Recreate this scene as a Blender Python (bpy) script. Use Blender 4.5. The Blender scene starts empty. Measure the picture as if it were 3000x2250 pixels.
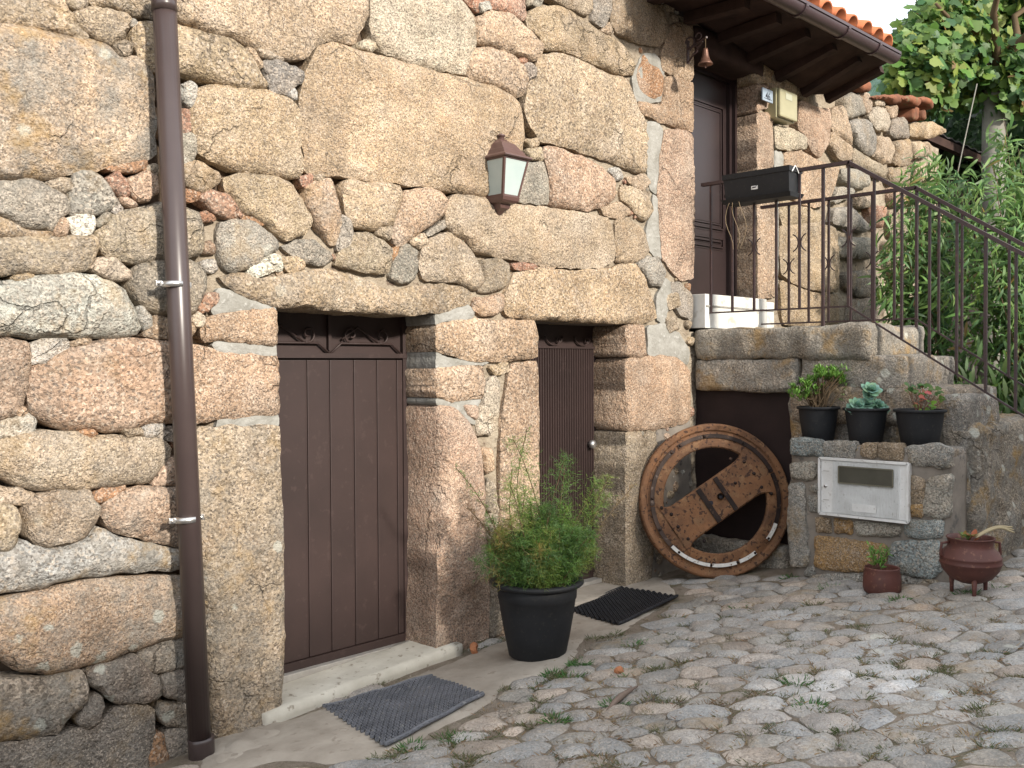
import bpy, bmesh, math, random
import numpy as np
from mathutils import Vector, Matrix, noise, geometry
random.seed(7); np.random.seed(7)
S = bpy.context.scene
COL = S.collection

# ---------------------------------------------------------------- camera
A_ = math.radians(43.9); FP = 2830.0; PITCH = math.atan(55/FP); RHO = 0.005
FW = Vector((math.cos(A_)*math.cos(PITCH), math.sin(A_)*math.cos(PITCH), -math.sin(PITCH)))
R0 = Vector((math.sin(A_), -math.cos(A_), 0)); U0 = R0.cross(FW)
RT = math.cos(RHO)*R0 - math.sin(RHO)*U0
UP = math.sin(RHO)*R0 + math.cos(RHO)*U0
CAM = Vector((0, -3.8, 1.7))
cam = bpy.data.cameras.new('camera'); cam_o = bpy.data.objects.new('camera', cam); COL.objects.link(cam_o)
cam.sensor_width = 36; cam.lens = FP/3000*36; cam.clip_end = 2000; cam.clip_start = 0.05
cam_o.matrix_world = Matrix(((RT.x, UP.x, -FW.x, CAM.x), (RT.y, UP.y, -FW.y, CAM.y), (RT.z, UP.z, -FW.z, CAM.z), (0, 0, 0, 1)))
S.camera = cam_o
# ---------------------------------------------------------------- sky, sun, exposure
SUN_EL = math.radians(23.5); SUN_AZ = math.radians(183)
to_sun = Vector((math.sin(SUN_AZ)*math.cos(SUN_EL), math.cos(SUN_AZ)*math.cos(SUN_EL), math.sin(SUN_EL)))
wd = bpy.data.worlds.new('World'); S.world = wd; wd.use_nodes = True
wn = wd.node_tree.nodes; wn.clear()
sky = wn.new('ShaderNodeTexSky'); sky.sky_type = 'NISHITA'; sky.sun_disc = False
sky.sun_elevation = SUN_EL; sky.sun_rotation = SUN_AZ; sky.air_density = 1.0; sky.dust_density = 2.5; sky.ozone_density = 1.0
bg = wn.new('ShaderNodeBackground'); bg.inputs['Strength'].default_value = 0.15
wo = wn.new('ShaderNodeOutputWorld')
# thin bright cloud veil over the blue: the photograph's sky is nearly white
tcw = wn.new('ShaderNodeTexCoord'); nzw = wn.new('ShaderNodeTexNoise'); nzw.inputs['Scale'].default_value = 1.6; nzw.inputs['Detail'].default_value = 5
mpw = wn.new('ShaderNodeMapping'); mpw.inputs['Scale'].default_value = (1, 1, 3)
rgw = wn.new('ShaderNodeMapRange')
for i_, v_ in enumerate((0.25, 0.70, 0.62, 0.92)): rgw.inputs[i_+1].default_value = v_
mxw = wn.new('ShaderNodeMix'); mxw.data_type = 'RGBA'; mxw.inputs[7].default_value = (7.0, 7.25, 7.5, 1)
lk = wd.node_tree.links.new
lk(tcw.outputs['Generated'], mpw.inputs[0]); lk(mpw.outputs[0], nzw.inputs['Vector']); lk(nzw.outputs['Fac'], rgw.inputs[0])
lk(rgw.outputs[0], mxw.inputs[0]); lk(sky.outputs[0], mxw.inputs[6]); lk(mxw.outputs[2], bg.inputs[0]); wd.node_tree.links.new(bg.outputs[0], wo.inputs[0])
sl = bpy.data.lights.new('sun', 'SUN'); sl.energy = 3.4; sl.angle = math.radians(4); sl.color = (1.0, 0.93, 0.82)
so = bpy.data.objects.new('sun', sl); COL.objects.link(so); so.location = (-5, -20, 12)
so.rotation_euler = (-to_sun).to_track_quat('-Z', 'Y').to_euler()
S.view_settings.view_transform = 'Standard'; S.view_settings.look = 'None'
S.view_settings.gamma = 1; S.view_settings.use_curve_mapping = False
S.view_settings.exposure = 0.93
S.render.engine = 'CYCLES'
S.cycles.use_denoising = True
S.cycles.max_bounces = 6; S.cycles.diffuse_bounces = 3; S.cycles.transparent_max_bounces = 6

# ---------------------------------------------------------------- picture point -> point on a real plane
KV = 3000/2212.0
def ray(vx, vy): return FW + RT*((vx*KV-1500)/FP) - UP*((vy*KV-1125)/FP)
def onplane(vx, vy, P, n):
    d = ray(vx, vy); n = Vector(n)
    return CAM + d*((Vector(P)-CAM).dot(n)/d.dot(n))
def W(vx, vy, Y=0.0): return onplane(vx, vy, (0, Y, 0), (0, 1, 0))
def XP(vx, vy, X): return onplane(vx, vy, (X, 0, 0), (1, 0, 0))
GA, GB, GC = -0.042, 0.057, -0.107
def gz(x, y): return GA + GB*min(max(x, -4), 16) + GC*min(max(y, -5), 0.4)
def G(vx, vy): return onplane(vx, vy, (0, 0, GA), (-GB, -GC, 1))
def at(vx, vy, t): return CAM + ray(vx, vy)*t

# ---------------------------------------------------------------- objects
WORG = {}
def link(o, parent, org):
    COL.objects.link(o); WORG[o.name] = Vector(org)
    if parent is not None:
        o.parent = parent; o.location = Vector(org) - WORG[parent.name]
    else: o.location = org
    return o
def tag(o, label=None, cat=None, group=None, kind=None):
    if label: o['label'] = label
    if cat: o['category'] = cat
    if group: o['group'] = group
    if kind: o['kind'] = kind
    return o
def thing(name, label, cat, org, group=None):
    o = bpy.data.objects.new(name, None); o.empty_display_size = 0.1
    link(o, None, org); return tag(o, label, cat, group)
def mesh(name, V, F, mat, parent=None, smooth=False, color=None, org=None, cols=None, kind=None):
    V = np.asarray(V, dtype=np.float64).reshape(-1, 3)
    if org is None:
        org = V.mean(axis=0)
    org = np.array(org, dtype=float)
    me = bpy.data.meshes.new(name)
    L = V - org
    if isinstance(F, np.ndarray):
        n, k = F.shape
        me.vertices.add(len(L)); me.vertices.foreach_set('co', L.astype(np.float32).ravel())
        me.loops.add(n*k); me.loops.foreach_set('vertex_index', F.astype(np.int32).ravel())
        me.polygons.add(n); me.polygons.foreach_set('loop_start', np.arange(0, n*k, k, dtype=np.int32))
        me.update(calc_edges=True)
    else:
        me.from_pydata(L.tolist(), [], F); me.update()
    if smooth: me.polygons.foreach_set('use_smooth', [True]*len(me.polygons))
    if cols is not None:
        ca = me.color_attributes.new('col', 'FLOAT_COLOR', 'POINT')
        c4 = np.ones((len(V), 4), dtype=np.float32); c4[:, :3] = cols
        ca.data.foreach_set('color', c4.ravel())
    if mat: me.materials.append(mat)
    o = bpy.data.objects.new(name, me)
    if color is not None: o.color = color
    if kind: o['kind'] = kind
    return link(o, parent, org)

class MB:
    def __init__(s): s.v = []; s.f = []
    def add(s, V, F):
        b = len(s.v); s.v += [tuple(p) for p in V]; s.f += [tuple(i+b for i in f) for f in F]; return s
    def box(s, lo, hi, M=None, bev=0.0):
        x0, y0, z0 = lo; x1, y1, z1 = hi
        if bev > 0:
            bm = bmesh.new(); bmesh.ops.create_cube(bm, size=1)
            for v in bm.verts:
                v.co = Vector(((x0+x1)/2+v.co.x*(x1-x0), (y0+y1)/2+v.co.y*(y1-y0), (z0+z1)/2+v.co.z*(z1-z0)))
            bmesh.ops.bevel(bm, geom=list(bm.edges), offset=bev, segments=2, profile=0.6, affect='EDGES')
            bm.verts.index_update()
            V = [v.co.copy() for v in bm.verts]; F = [[v.index for v in f.verts] for f in bm.faces]; bm.free()
        else:
            V = [Vector(p) for p in ((x0,y0,z0),(x1,y0,z0),(x1,y1,z0),(x0,y1,z0),(x0,y0,z1),(x1,y0,z1),(x1,y1,z1),(x0,y1,z1))]
            F = [(0,3,2,1),(4,5,6,7),(0,1,5,4),(1,2,6,5),(2,3,7,6),(3,0,4,7)]
        if M is not None: V = [M @ p for p in V]
        return s.add(V, F)
    def tube(s, path, r, n=8, cap=True):
        P = [Vector(p) for p in path]; rs = r if isinstance(r, (list, tuple)) else [r]*len(P)
        V = []; F = []; prev = None
        for i, p in enumerate(P):
            t = (P[min(i+1, len(P)-1)] - P[max(i-1, 0)])
            t = t.normalized() if t.length > 1e-9 else Vector((0, 0, 1))
            if prev is None:
                a = t.orthogonal().normalized()
            else:
                a = prev - t*prev.dot(t); a = a.normalized() if a.length > 1e-6 else t.orthogonal().normalized()
            prev = a; b = t.cross(a)
            for k in range(n):
                th = 2*math.pi*k/n; V.append(p + (a*math.cos(th)+b*math.sin(th))*rs[i])
        for i in range(len(P)-1):
            for k in range(n):
                F.append((i*n+k, i*n+(k+1) % n, (i+1)*n+(k+1) % n, (i+1)*n+k))
        if cap:
            F.append(tuple(range(n-1, -1, -1))); F.append(tuple(range((len(P)-1)*n, len(P)*n)))
        return s.add(V, F)
    def bar(s, p, q, w, h=None, upv=(0, 0, 1)):
        p = Vector(p); q = Vector(q); h = h or w; t = (q-p).normalized(); upv = Vector(upv)
        if abs(t.dot(upv)) > 0.95: upv = Vector((1, 0, 0))
        a = t.cross(upv).normalized(); b = a.cross(t)
        V = []
        for c in (p, q):
            for x, y in ((-1,-1),(1,-1),(1,1),(-1,1)): V.append(c + a*x*w/2 + b*y*h/2)
        return s.add(V, [(3,2,1,0),(4,5,6,7),(0,1,5,4),(1,2,6,5),(2,3,7,6),(3,0,4,7)])
    def lathe(s, prof, c, n=32, M=None):
        c = Vector(c); V = []; F = []
        for r, z in prof:
            for k in range(n):
                th = 2*math.pi*k/n; p = Vector((r*math.cos(th), r*math.sin(th), z))
                V.append((M @ p if M is not None else p) + c)
        for i in range(len(prof)-1):
            for k in range(n):
                F.append((i*n+k, i*n+(k+1) % n, (i+1)*n+(k+1) % n, (i+1)*n+k))
        return s.add(V, F)
    def ball(s, c, r, n=8, m=5, sq=(1, 1, 1), M=None):
        c = Vector(c); V = []; F = []
        for i in range(m+1):
            ph = math.pi*i/m
            for k in range(n):
                th = 2*math.pi*k/n
                p = Vector((r*sq[0]*math.sin(ph)*math.cos(th), r*sq[1]*math.sin(ph)*math.sin(th), r*sq[2]*math.cos(ph)))
                V.append((M @ p if M is not None else p)+c)
        for i in range(m):
            for k in range(n):
                F.append((i*n+k, (i+1)*n+k, (i+1)*n+(k+1) % n, i*n+(k+1) % n))
        return s.add(V, F)
    def build(s, name, mat, parent=None, smooth=False, color=None, org=None, kind=None):
        return mesh(name, s.v, s.f, mat, parent, smooth, color, org, None, kind)

# ---------------------------------------------------------------- materials
def new_mat(name):
    m = bpy.data.materials.new(name); m.use_nodes = True; nt = m.node_tree; nt.nodes.clear()
    out = nt.nodes.new('ShaderNodeOutputMaterial'); b = nt.nodes.new('ShaderNodeBsdfPrincipled')
    nt.links.new(b.outputs[0], out.inputs[0]); return m, nt, b
class NT:
    def __init__(s, nt): s.nt = nt
    def n(s, t, **kw):
        nd = s.nt.nodes.new(t)
        for k, v in kw.items(): setattr(nd, k, v)
        return nd
    def put(s, sock, val):
        if isinstance(val, bpy.types.NodeSocket): s.nt.links.new(val, sock)
        else: sock.default_value = val
    def noise(s, vec, scale, detail=4, rough=0.55, dist=0.0):
        nd = s.n('ShaderNodeTexNoise'); s.put(nd.inputs['Vector'], vec)
        nd.inputs['Scale'].default_value = scale; nd.inputs['Detail'].default_value = detail
        nd.inputs['Roughness'].default_value = rough; nd.inputs['Distortion'].default_value = dist
        return nd.outputs['Fac']
    def vor(s, vec, scale, feature='F1'):
        nd = s.n('ShaderNodeTexVoronoi', feature=feature); s.put(nd.inputs['Vector'], vec); nd.inputs['Scale'].default_value = scale
        return nd
    def ramp(s, fac, a, b, lo=0.0, hi=1.0):
        nd = s.n('ShaderNodeMapRange'); s.put(nd.inputs[0], fac)
        for i, v in enumerate((a, b, lo, hi)): s.put(nd.inputs[i+1], v)
        return nd.outputs[0]
    def math(s, op, a, b=0.0):
        nd = s.n('ShaderNodeMath', operation=op); s.put(nd.inputs[0], a); s.put(nd.inputs[1], b); return nd.outputs[0]
    def mix(s, fac, a, b, mode='MIX'):
        nd = s.n('ShaderNodeMix', data_type='RGBA', blend_type=mode)
        s.put(nd.inputs[0], fac); s.put(nd.inputs[6], a); s.put(nd.inputs[7], b); return nd.outputs[2]
    def scale(s, col, f):
        nd = s.n('ShaderNodeVectorMath', operation='SCALE'); s.put(nd.inputs[0], col); s.put(nd.inputs[3], f); return nd.outputs[0]
    def bump(s, h, strength, dist, normal=None):
        nd = s.n('ShaderNodeBump'); s.put(nd.inputs['Height'], h); nd.inputs['Strength'].default_value = strength
        nd.inputs['Distance'].default_value = dist
        if normal is not None: s.put(nd.inputs['Normal'], normal)
        return nd.outputs[0]
    def ocoord(s, rnd=True):
        tc = s.n('ShaderNodeTexCoord'); v = tc.outputs['Object']
        if rnd:
            oi = s.n('ShaderNodeObjectInfo'); m = s.math('MULTIPLY', oi.outputs['Random'], 37.0)
            cb = s.n('ShaderNodeCombineXYZ')
            for i in range(3): s.put(cb.inputs[i], m)
            va = s.n('ShaderNodeVectorMath', operation='ADD'); s.put(va.inputs[0], v); s.put(va.inputs[1], cb.outputs[0]); v = va.outputs[0]
        return v
C4 = lambda c: (c[0], c[1], c[2], 1.0)

def granite_mat(name, grain=125, contrast=0.9, bump=1.0):
    m, nt, b = new_mat(name); g = NT(nt); v = g.ocoord()
    oi = g.n('ShaderNodeObjectInfo'); base = oi.outputs['Color']; lich = oi.outputs['Alpha']
    vs = g.n('ShaderNodeVectorMath', operation='SCALE'); g.put(vs.inputs[0], v); g.put(vs.inputs[3], g.ramp(oi.outputs['Random'], 0, 1, 0.75, 1.35))
    gv = vs.outputs[0]
    n1 = g.noise(v, 2.6, 4); n2 = g.noise(v, 11, 5, 0.65); n3 = g.noise(v, 30, 4, 0.6)
    col = g.scale(base, g.ramp(n1, 0.3, 0.7, 0.80, 1.18))
    col = g.mix(g.ramp(n2, 0.45, 0.75, 0, 0.55), col, g.mix(1.0, col, (1.04, 0.87, 0.74, 1), 'MULTIPLY'))
    col = g.mix(g.ramp(g.noise(v, 5.5, 4, 0.6), 0.52, 0.72, 0, 0.55), col, g.mix(0.65, col, (0.50, 0.46, 0.40, 1)))
    vo = g.vor(gv, grain); vo.inputs['Randomness'].default_value = 1.0
    sp = g.n('ShaderNodeSeparateColor'); g.put(sp.inputs[0], vo.outputs['Color'])
    gr = g.ramp(sp.outputs[0], 0, 1, 1-0.42*contrast, 1+0.36*contrast)
    col = g.scale(col, gr)
    # feldspar (pale) and mica (dark) grains
    col = g.mix(g.ramp(sp.outputs[1], 0.80, 0.86, 0, 0.55*contrast), col, (0.62, 0.52, 0.42, 1))
    vo2 = g.vor(gv, grain*1.35); sp2 = g.n('ShaderNodeSeparateColor'); g.put(sp2.inputs[0], vo2.outputs['Color'])
    col = g.mix(g.ramp(sp2.outputs[0], 0.17, 0.13, 0, 0.72*contrast), col, (0.085, 0.07, 0.06, 1))
    col = g.scale(col, g.ramp(g.noise(v, 1.4, 5, 0.7), 0.36, 0.56, 0.80, 1.06))
    # grey crust, dark weathering, pale round lichens, ochre lichens
    la = g.math('MULTIPLY', lich, 1.0)
    crust = g.math('MULTIPLY', g.ramp(g.noise(v, 6.0, 6, 0.7), 0.42, 0.62), g.math('MINIMUM', g.math('MULTIPLY', la, 1.15), 0.85))
    col = g.mix(crust, col, g.scale(g.mix(n3, (0.13, 0.12, 0.105, 1), (0.33, 0.31, 0.275, 1)), g.ramp(sp.outputs[2], 0, 1, 0.7, 1.3)))
    vl = g.vor(v, 9.0); rr = g.math('ADD', vl.outputs['Distance'], g.math('MULTIPLY', g.math('SUBTRACT', n3, 0.5), 0.45))
    sp3 = g.n('ShaderNodeSeparateColor'); g.put(sp3.inputs[0], vl.outputs['Color'])
    spot = g.math('MULTIPLY', g.ramp(rr, 0.28, 0.20), g.ramp(sp3.outputs[0], g.math('SUBTRACT', 0.985, g.math('MULTIPLY', la, 0.5)), g.math('SUBTRACT', 1.0, g.math('MULTIPLY', la, 0.5)), 0, 1))
    col = g.mix(g.math('MULTIPLY', g.math('MULTIPLY', spot, g.ramp(la, 0.2, 0.5)), 0.75), col, (0.50, 0.50, 0.44, 1))
    oc = g.math('MULTIPLY', g.ramp(g.noise(v, 4.2, 5, 0.7), 0.53, 0.66), g.math('MULTIPLY', la, 0.75))
    col = g.mix(oc, col, (0.36, 0.22, 0.07, 1))
    mp = g.n('ShaderNodeMapping'); g.put(mp.inputs[0], v); mp.inputs['Scale'].default_value = (9, 9, 1.1)
    st = g.noise(mp.outputs[0], 1.0, 4, 0.6)
    col = g.scale(col, g.ramp(st, 0.30, 0.70, 0.84, 1.12))
    dv = g.n('ShaderNodeVectorMath', operation='ADD'); g.put(dv.inputs[0], v)
    nz = g.n('ShaderNodeTexNoise'); g.put(nz.inputs['Vector'], v); nz.inputs['Scale'].default_value = 4.0; nz.inputs['Detail'].default_value = 5
    g.put(dv.inputs[1], g.scale(nz.outputs['Color'], 0.55))
    ck = g.n('ShaderNodeTexVoronoi', feature='DISTANCE_TO_EDGE'); g.put(ck.inputs['Vector'], dv.outputs[0]); ck.inputs['Scale'].default_value = 2.6
    crack = g.math('MULTIPLY', g.ramp(ck.outputs['Distance'], 0.022, 0.004), g.ramp(g.noise(v, 1.7, 2), 0.54, 0.64))
    col = g.scale(col, g.ramp(crack, 0, 1, 1.0, 0.68))
    g.put(b.inputs['Base Color'], col); b.inputs['Roughness'].default_value = 0.9
    b.inputs['Specular IOR Level'].default_value = 0.25
    n4 = g.noise(v, 75, 3, 0.7)
    hgt = g.math('ADD', g.math('MULTIPLY', n4, 0.75), g.math('ADD', g.math('MULTIPLY', n3, 0.9), g.math('MULTIPLY', n2, 1.4)))
    hgt = g.math('SUBTRACT', hgt, g.math('MULTIPLY', crack, 0.6))
    g.put(b.inputs['Normal'], g.bump(hgt, 0.9*bump, 0.024))
    return m
M_STONE = granite_mat('weathered_granite')
M_COBBLE = granite_mat('grey_cobble_granite', 150, 0.4, 0.6)

def noisy_mat(name, c1, c2, scale=8, rough=0.85, bump=0.3, bdist=0.004, spec=0.3, c3=None, s3=40, metal=0.0, rnd=True, det=6):
    m, nt, b = new_mat(name); g = NT(nt); v = g.ocoord(rnd)
    n = g.noise(v, scale, det, 0.62); col = g.mix(g.ramp(n, 0.33, 0.68), C4(c1), C4(c2))
    f = g.noise(v, s3, 3, 0.6)
    if c3 is not None: col = g.mix(g.ramp(f, 0.60, 0.68), col, C4(c3))
    g.put(b.inputs['Base Color'], col); b.inputs['Roughness'].default_value = rough
    b.inputs['Specular IOR Level'].default_value = spec; b.inputs['Metallic'].default_value = metal
    if bump: g.put(b.inputs['Normal'], g.bump(g.math('ADD', f, g.math('MULTIPLY', n, 1.5)), bump, bdist))
    return m
M_MORTAR = noisy_mat('lime_mortar', (0.37, 0.32, 0.25), (0.22, 0.175, 0.13), 7, 0.95, 1.0, 0.02, 0.1, (0.14, 0.105, 0.08), 34)
M_CEMENT = noisy_mat('pale_cement', (0.33, 0.32, 0.295), (0.21, 0.20, 0.175), 8, 0.92, 0.9, 0.012, 0.15, (0.36, 0.35, 0.325), 26)
M_EARTH = noisy_mat('dark_joint_earth', (0.12, 0.088, 0.064), (0.065, 0.048, 0.036), 9, 1.0, 0.8, 0.012, 0.05)
M_PLASTER = noisy_mat('stained_cement_render', (0.27, 0.235, 0.20), (0.165, 0.145, 0.125), 5, 0.95, 0.8, 0.008, 0.15, (0.12, 0.11, 0.10), 14)
M_CONC = noisy_mat('worn_concrete', (0.40, 0.355, 0.30), (0.27, 0.235, 0.195), 4.5, 0.95, 0.7, 0.006, 0.15, (0.27, 0.23, 0.19), 17)
M_SILL = noisy_mat('pale_sill_concrete', (0.56, 0.53, 0.46), (0.42, 0.39, 0.33), 5, 0.9, 0.7, 0.006, 0.2, (0.27, 0.235, 0.19), 19)
M_MARBLE = noisy_mat('white_marble', (0.64, 0.63, 0.60), (0.50, 0.48, 0.44), 6, 0.5, 0.3, 0.003, 0.4, (0.42, 0.39, 0.34), 12)
M_BROWN = noisy_mat('brown_painted_metal', (0.036, 0.0208, 0.0188), (0.026, 0.0152, 0.0138), 2.5, 0.55, 0.15, 0.0015, 0.4, (0.041, 0.025, 0.0225), 22)
M_DOORW = noisy_mat('brown_door_enamel', (0.028, 0.017, 0.017), (0.022, 0.014, 0.014), 5, 0.35, 0.05, 0.001, 0.5)
M_DOOR_SHADE = noisy_mat('cellar_door_paint_and_shed_shade', (0.026, 0.016, 0.015), (0.018, 0.011, 0.011), 6, 0.7, 0.2, 0.002, 0.2)  # own paint of the cellar door; on the shed wall it stands for shade
M_PIPE = noisy_mat('brown_plastic_pipe', (0.058, 0.041, 0.039), (0.050, 0.035, 0.034), 6, 0.33, 0.0, 0.001, 0.5)
M_GUT = noisy_mat('brown_plastic_gutter', (0.060, 0.036, 0.040), (0.045, 0.028, 0.031), 6, 0.42, 0.0, 0.001, 0.5)
M_STEEL = noisy_mat('galvanised_steel', (0.62, 0.61, 0.60), (0.45, 0.44, 0.43), 20, 0.32, 0.0, 0.001, 0.5, metal=0.9)
M_ALU = noisy_mat('dull_aluminium_strip', (0.40, 0.38, 0.35), (0.30, 0.28, 0.26), 20, 0.5, 0.1, 0.001, 0.5, metal=0.3)
M_RAIL = noisy_mat('brown_wrought_iron', (0.055, 0.033, 0.033), (0.040, 0.024, 0.025), 18, 0.5, 0.2, 0.001, 0.4, (0.10, 0.05, 0.035), 60)
M_BLACKP = noisy_mat('black_matt_plastic', (0.018, 0.019, 0.022), (0.011, 0.012, 0.014), 5, 0.6, 0.1, 0.001, 0.3, (0.028, 0.027, 0.026), 50)
M_RUBBER = noisy_mat('grey_black_rubber', (0.17, 0.175, 0.195), (0.10, 0.105, 0.12), 10, 0.6, 0.2, 0.001, 0.35, (0.22, 0.22, 0.22), 34)
M_SOIL = noisy_mat('potting_soil', (0.030, 0.021, 0.015), (0.015, 0.011, 0.008), 25, 1.0, 0.9, 0.01, 0.05)
M_WOOD = noisy_mat('dark_eave_timber', (0.060, 0.036, 0.030), (0.032, 0.020, 0.018), 6, 0.85, 0.4, 0.003, 0.15)
M_TERRA = noisy_mat('terracotta', (0.50, 0.165, 0.075), (0.38, 0.125, 0.06), 6, 0.85, 0.3, 0.003, 0.2, (0.30, 0.14, 0.09), 14)
M_TERRAOLD = noisy_mat('old_mossy_terracotta', (0.26, 0.105, 0.06), (0.13, 0.065, 0.045), 6, 0.95, 0.5, 0.004, 0.1, (0.16, 0.12, 0.07), 14)
M_WHITEP = noisy_mat('white_painted_sheet', (0.74, 0.74, 0.73), (0.58, 0.575, 0.56), 9, 0.45, 0.05, 0.001, 0.5, (0.50, 0.485, 0.46), 38)
M_BEIGE = noisy_mat('yellowed_beige_plastic', (0.36, 0.33, 0.20), (0.30, 0.28, 0.17), 8, 0.4, 0.0, 0.001, 0.5)
M_SMOKE = noisy_mat('smoky_inspection_window', (0.085, 0.08, 0.065), (0.065, 0.062, 0.05), 8, 0.22, 0.0, 0.001, 0.5)
M_PLATE = noisy_mat('blue_grey_enamel_plate', (0.30, 0.36, 0.43), (0.26, 0.32, 0.39), 10, 0.35, 0.0, 0.001, 0.5)
M_INK = noisy_mat('dark_ink', (0.012, 0.012, 0.02), (0.012, 0.012, 0.02), 5, 0.5, 0.0, 0.001, 0.4)
M_FROST = noisy_mat('frosted_lamp_glass', (0.42, 0.48, 0.46), (0.36, 0.43, 0.42), 6, 0.35, 0.0, 0.001, 0.5)
M_LAMP = noisy_mat('brown_lantern_enamel', (0.105, 0.058, 0.050), (0.085, 0.047, 0.042), 12, 0.36, 0.0, 0.001, 0.5)
M_POTRED = noisy_mat('red_brown_cast_iron', (0.120, 0.043, 0.034), (0.075, 0.030, 0.025), 6, 0.58, 0.25, 0.002, 0.35, (0.16, 0.075, 0.05), 40)
M_BARK = noisy_mat('smooth_grey_bark', (0.24, 0.23, 0.20), (0.17, 0.16, 0.14), 4, 0.95, 0.4, 0.005, 0.1)
M_TWIG = noisy_mat('brown_twig', (0.13, 0.09, 0.055), (0.09, 0.065, 0.04), 12, 0.9, 0.2, 0.002, 0.1)
M_TIN = noisy_mat('dark_corrugated_tin', (0.05, 0.045, 0.05), (0.03, 0.028, 0.03), 6, 0.5, 0.1, 0.001, 0.4)
M_BRONZE = noisy_mat('old_bronze', (0.20, 0.105, 0.075), (0.14, 0.075, 0.055), 12, 0.4, 0.1, 0.001, 0.5, metal=0.5)
M_CHIP = noisy_mat('broken_brick', (0.45, 0.20, 0.10), (0.36, 0.15, 0.08), 20, 0.95, 0.6, 0.006, 0.1)

def rust_mat():
    m, nt, b = new_mat('pitted_rust'); g = NT(nt); v = g.ocoord(False)
    n = g.noise(v, 4.5, 6, 0.65); col = g.mix(g.ramp(n, 0.32, 0.66), (0.10, 0.052, 0.030, 1), (0.235, 0.11, 0.05, 1))
    col = g.mix(g.ramp(g.noise(v, 14, 5, 0.7), 0.52, 0.66, 0, 0.75), col, (0.30, 0.17, 0.085, 1))
    col = g.mix(g.ramp(g.noise(v, 7, 5, 0.7), 0.56, 0.70, 0, 0.5), col, (0.06, 0.034, 0.022, 1))
    col = g.mix(g.ramp(g.noise(v, 42, 3, 0.5), 0.57, 0.63, 0, 0.85), col, (0.035, 0.018, 0.014, 1))
    g.put(b.inputs['Base Color'], col); b.inputs['Roughness'].default_value = 0.78; b.inputs['Specular IOR Level'].default_value = 0.35
    g.put(b.inputs['Normal'], g.bump(g.math('ADD', n, g.noise(v, 45, 4, 0.6)), 0.8, 0.006)); return m
M_RUST = rust_mat()
def ground_mat():
    m, nt, b = new_mat('dirt_between_cobbles'); g = NT(nt); v = g.ocoord(False)
    n = g.noise(v, 2.2, 6, 0.65); f = g.noise(v, 45, 4, 0.65)
    col = g.mix(g.ramp(n, 0.35, 0.65), (0.21, 0.17, 0.13, 1), (0.32, 0.27, 0.22, 1))
    col = g.mix(g.ramp(g.noise(v, 5, 5, 0.7), 0.50, 0.64, 0, 0.6), col, (0.10, 0.10, 0.05, 1))
    col = g.mix(g.ramp(f, 0.58, 0.66, 0, 0.5), col, (0.30, 0.25, 0.20, 1))
    g.put(b.inputs['Base Color'], col); b.inputs['Roughness'].default_value = 1.0; b.inputs['Specular IOR Level'].default_value = 0.1
    g.put(b.inputs['Normal'], g.bump(g.math('ADD', n, g.math('ADD', f, g.noise(v, 110, 3, 0.7))), 1.0, 0.016)); return m
M_GROUND = ground_mat()
def leaf_mat(name, tr=0.35, rough=0.5):
    m, nt, b = new_mat(name); g = NT(nt)
    at_ = g.n('ShaderNodeVertexColor', layer_name='col'); oi = g.n('ShaderNodeObjectInfo')
    col = g.mix(1.0, at_.outputs[0], oi.outputs['Color'], 'MULTIPLY')
    g.put(b.inputs['Base Color'], col); b.inputs['Roughness'].default_value = rough; b.inputs['Specular IOR Level'].default_value = 0.35
    t = g.n('ShaderNodeBsdfTranslucent'); g.put(t.inputs[0], g.scale(col, 1.3))
    mx = g.n('ShaderNodeMixShader'); mx.inputs[0].default_value = tr
    nt.links.new(b.outputs[0], mx.inputs[1]); nt.links.new(t.outputs[0], mx.inputs[2])
    out = [n for n in nt.nodes if n.type == 'OUTPUT_MATERIAL'][0]; nt.links.new(mx.outputs[0], out.inputs[0]); return m
M_LEAF = leaf_mat('leaf'); M_SUCC = leaf_mat('succulent_leaf', 0.1, 0.6)

# ---------------------------------------------------------------- stones
FR_WALL = (Vector((0, 0, 0)), Vector((1, 0, 0)), Vector((0, 0, 1)), Vector((0, -1, 0)))
def FR_X(X): return (Vector((X, 0, 0)), Vector((0, -1, 0)), Vector((0, 0, 1)), Vector((-1, 0, 0)))
_gn = Vector((-GB, -GC, 1)).normalized()
FR_G = (Vector((0, 0, GA)), Vector((1, 0, GB)), Vector((0, 1, GC)), _gn)
def chaikin(P, it=2, q=0.2):
    for _ in range(it):
        N = np.roll(P, -1, axis=0); a = P*(1-q)+N*q; b = P*q+N*(1-q)
        P = np.stack([a, b], axis=1).reshape(-1, 2)
    return P
def resample(P, s):
    N = np.vstack([P, P[:1]]); d = np.sqrt(((N[1:]-N[:-1])**2).sum(1)); L = np.concatenate([[0], np.cumsum(d)])
    n = max(8, int(round(L[-1]/s))); t = np.linspace(0, L[-1], n, endpoint=False)
    return np.stack([np.interp(t, L, N[:, 0]), np.interp(t, L, N[:, 1])], axis=1)
def seg_dist(Q, P):
    A = P; B = np.roll(P, -1, axis=0); AB = B-A; l2 = (AB**2).sum(1)+1e-12
    t = np.clip(((Q[:, None, :]-A[None])*AB[None]).sum(2)/l2, 0, 1)
    d = Q[:, None, :]-(A[None]+t[..., None]*AB[None]); return np.sqrt((d**2).sum(2)).min(1)
def inside(Q, P):
    x, y = Q[:, 0], Q[:, 1]; r = np.zeros(len(Q), bool); j = len(P)-1
    for i in range(len(P)):
        xi, yi = P[i]; xj, yj = P[j]
        c = ((yi > y) != (yj > y)) & (x < (xj-xi)*(y-yi)/(yj-yi+1e-15)+xi); r ^= c; j = i
    return r
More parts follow.
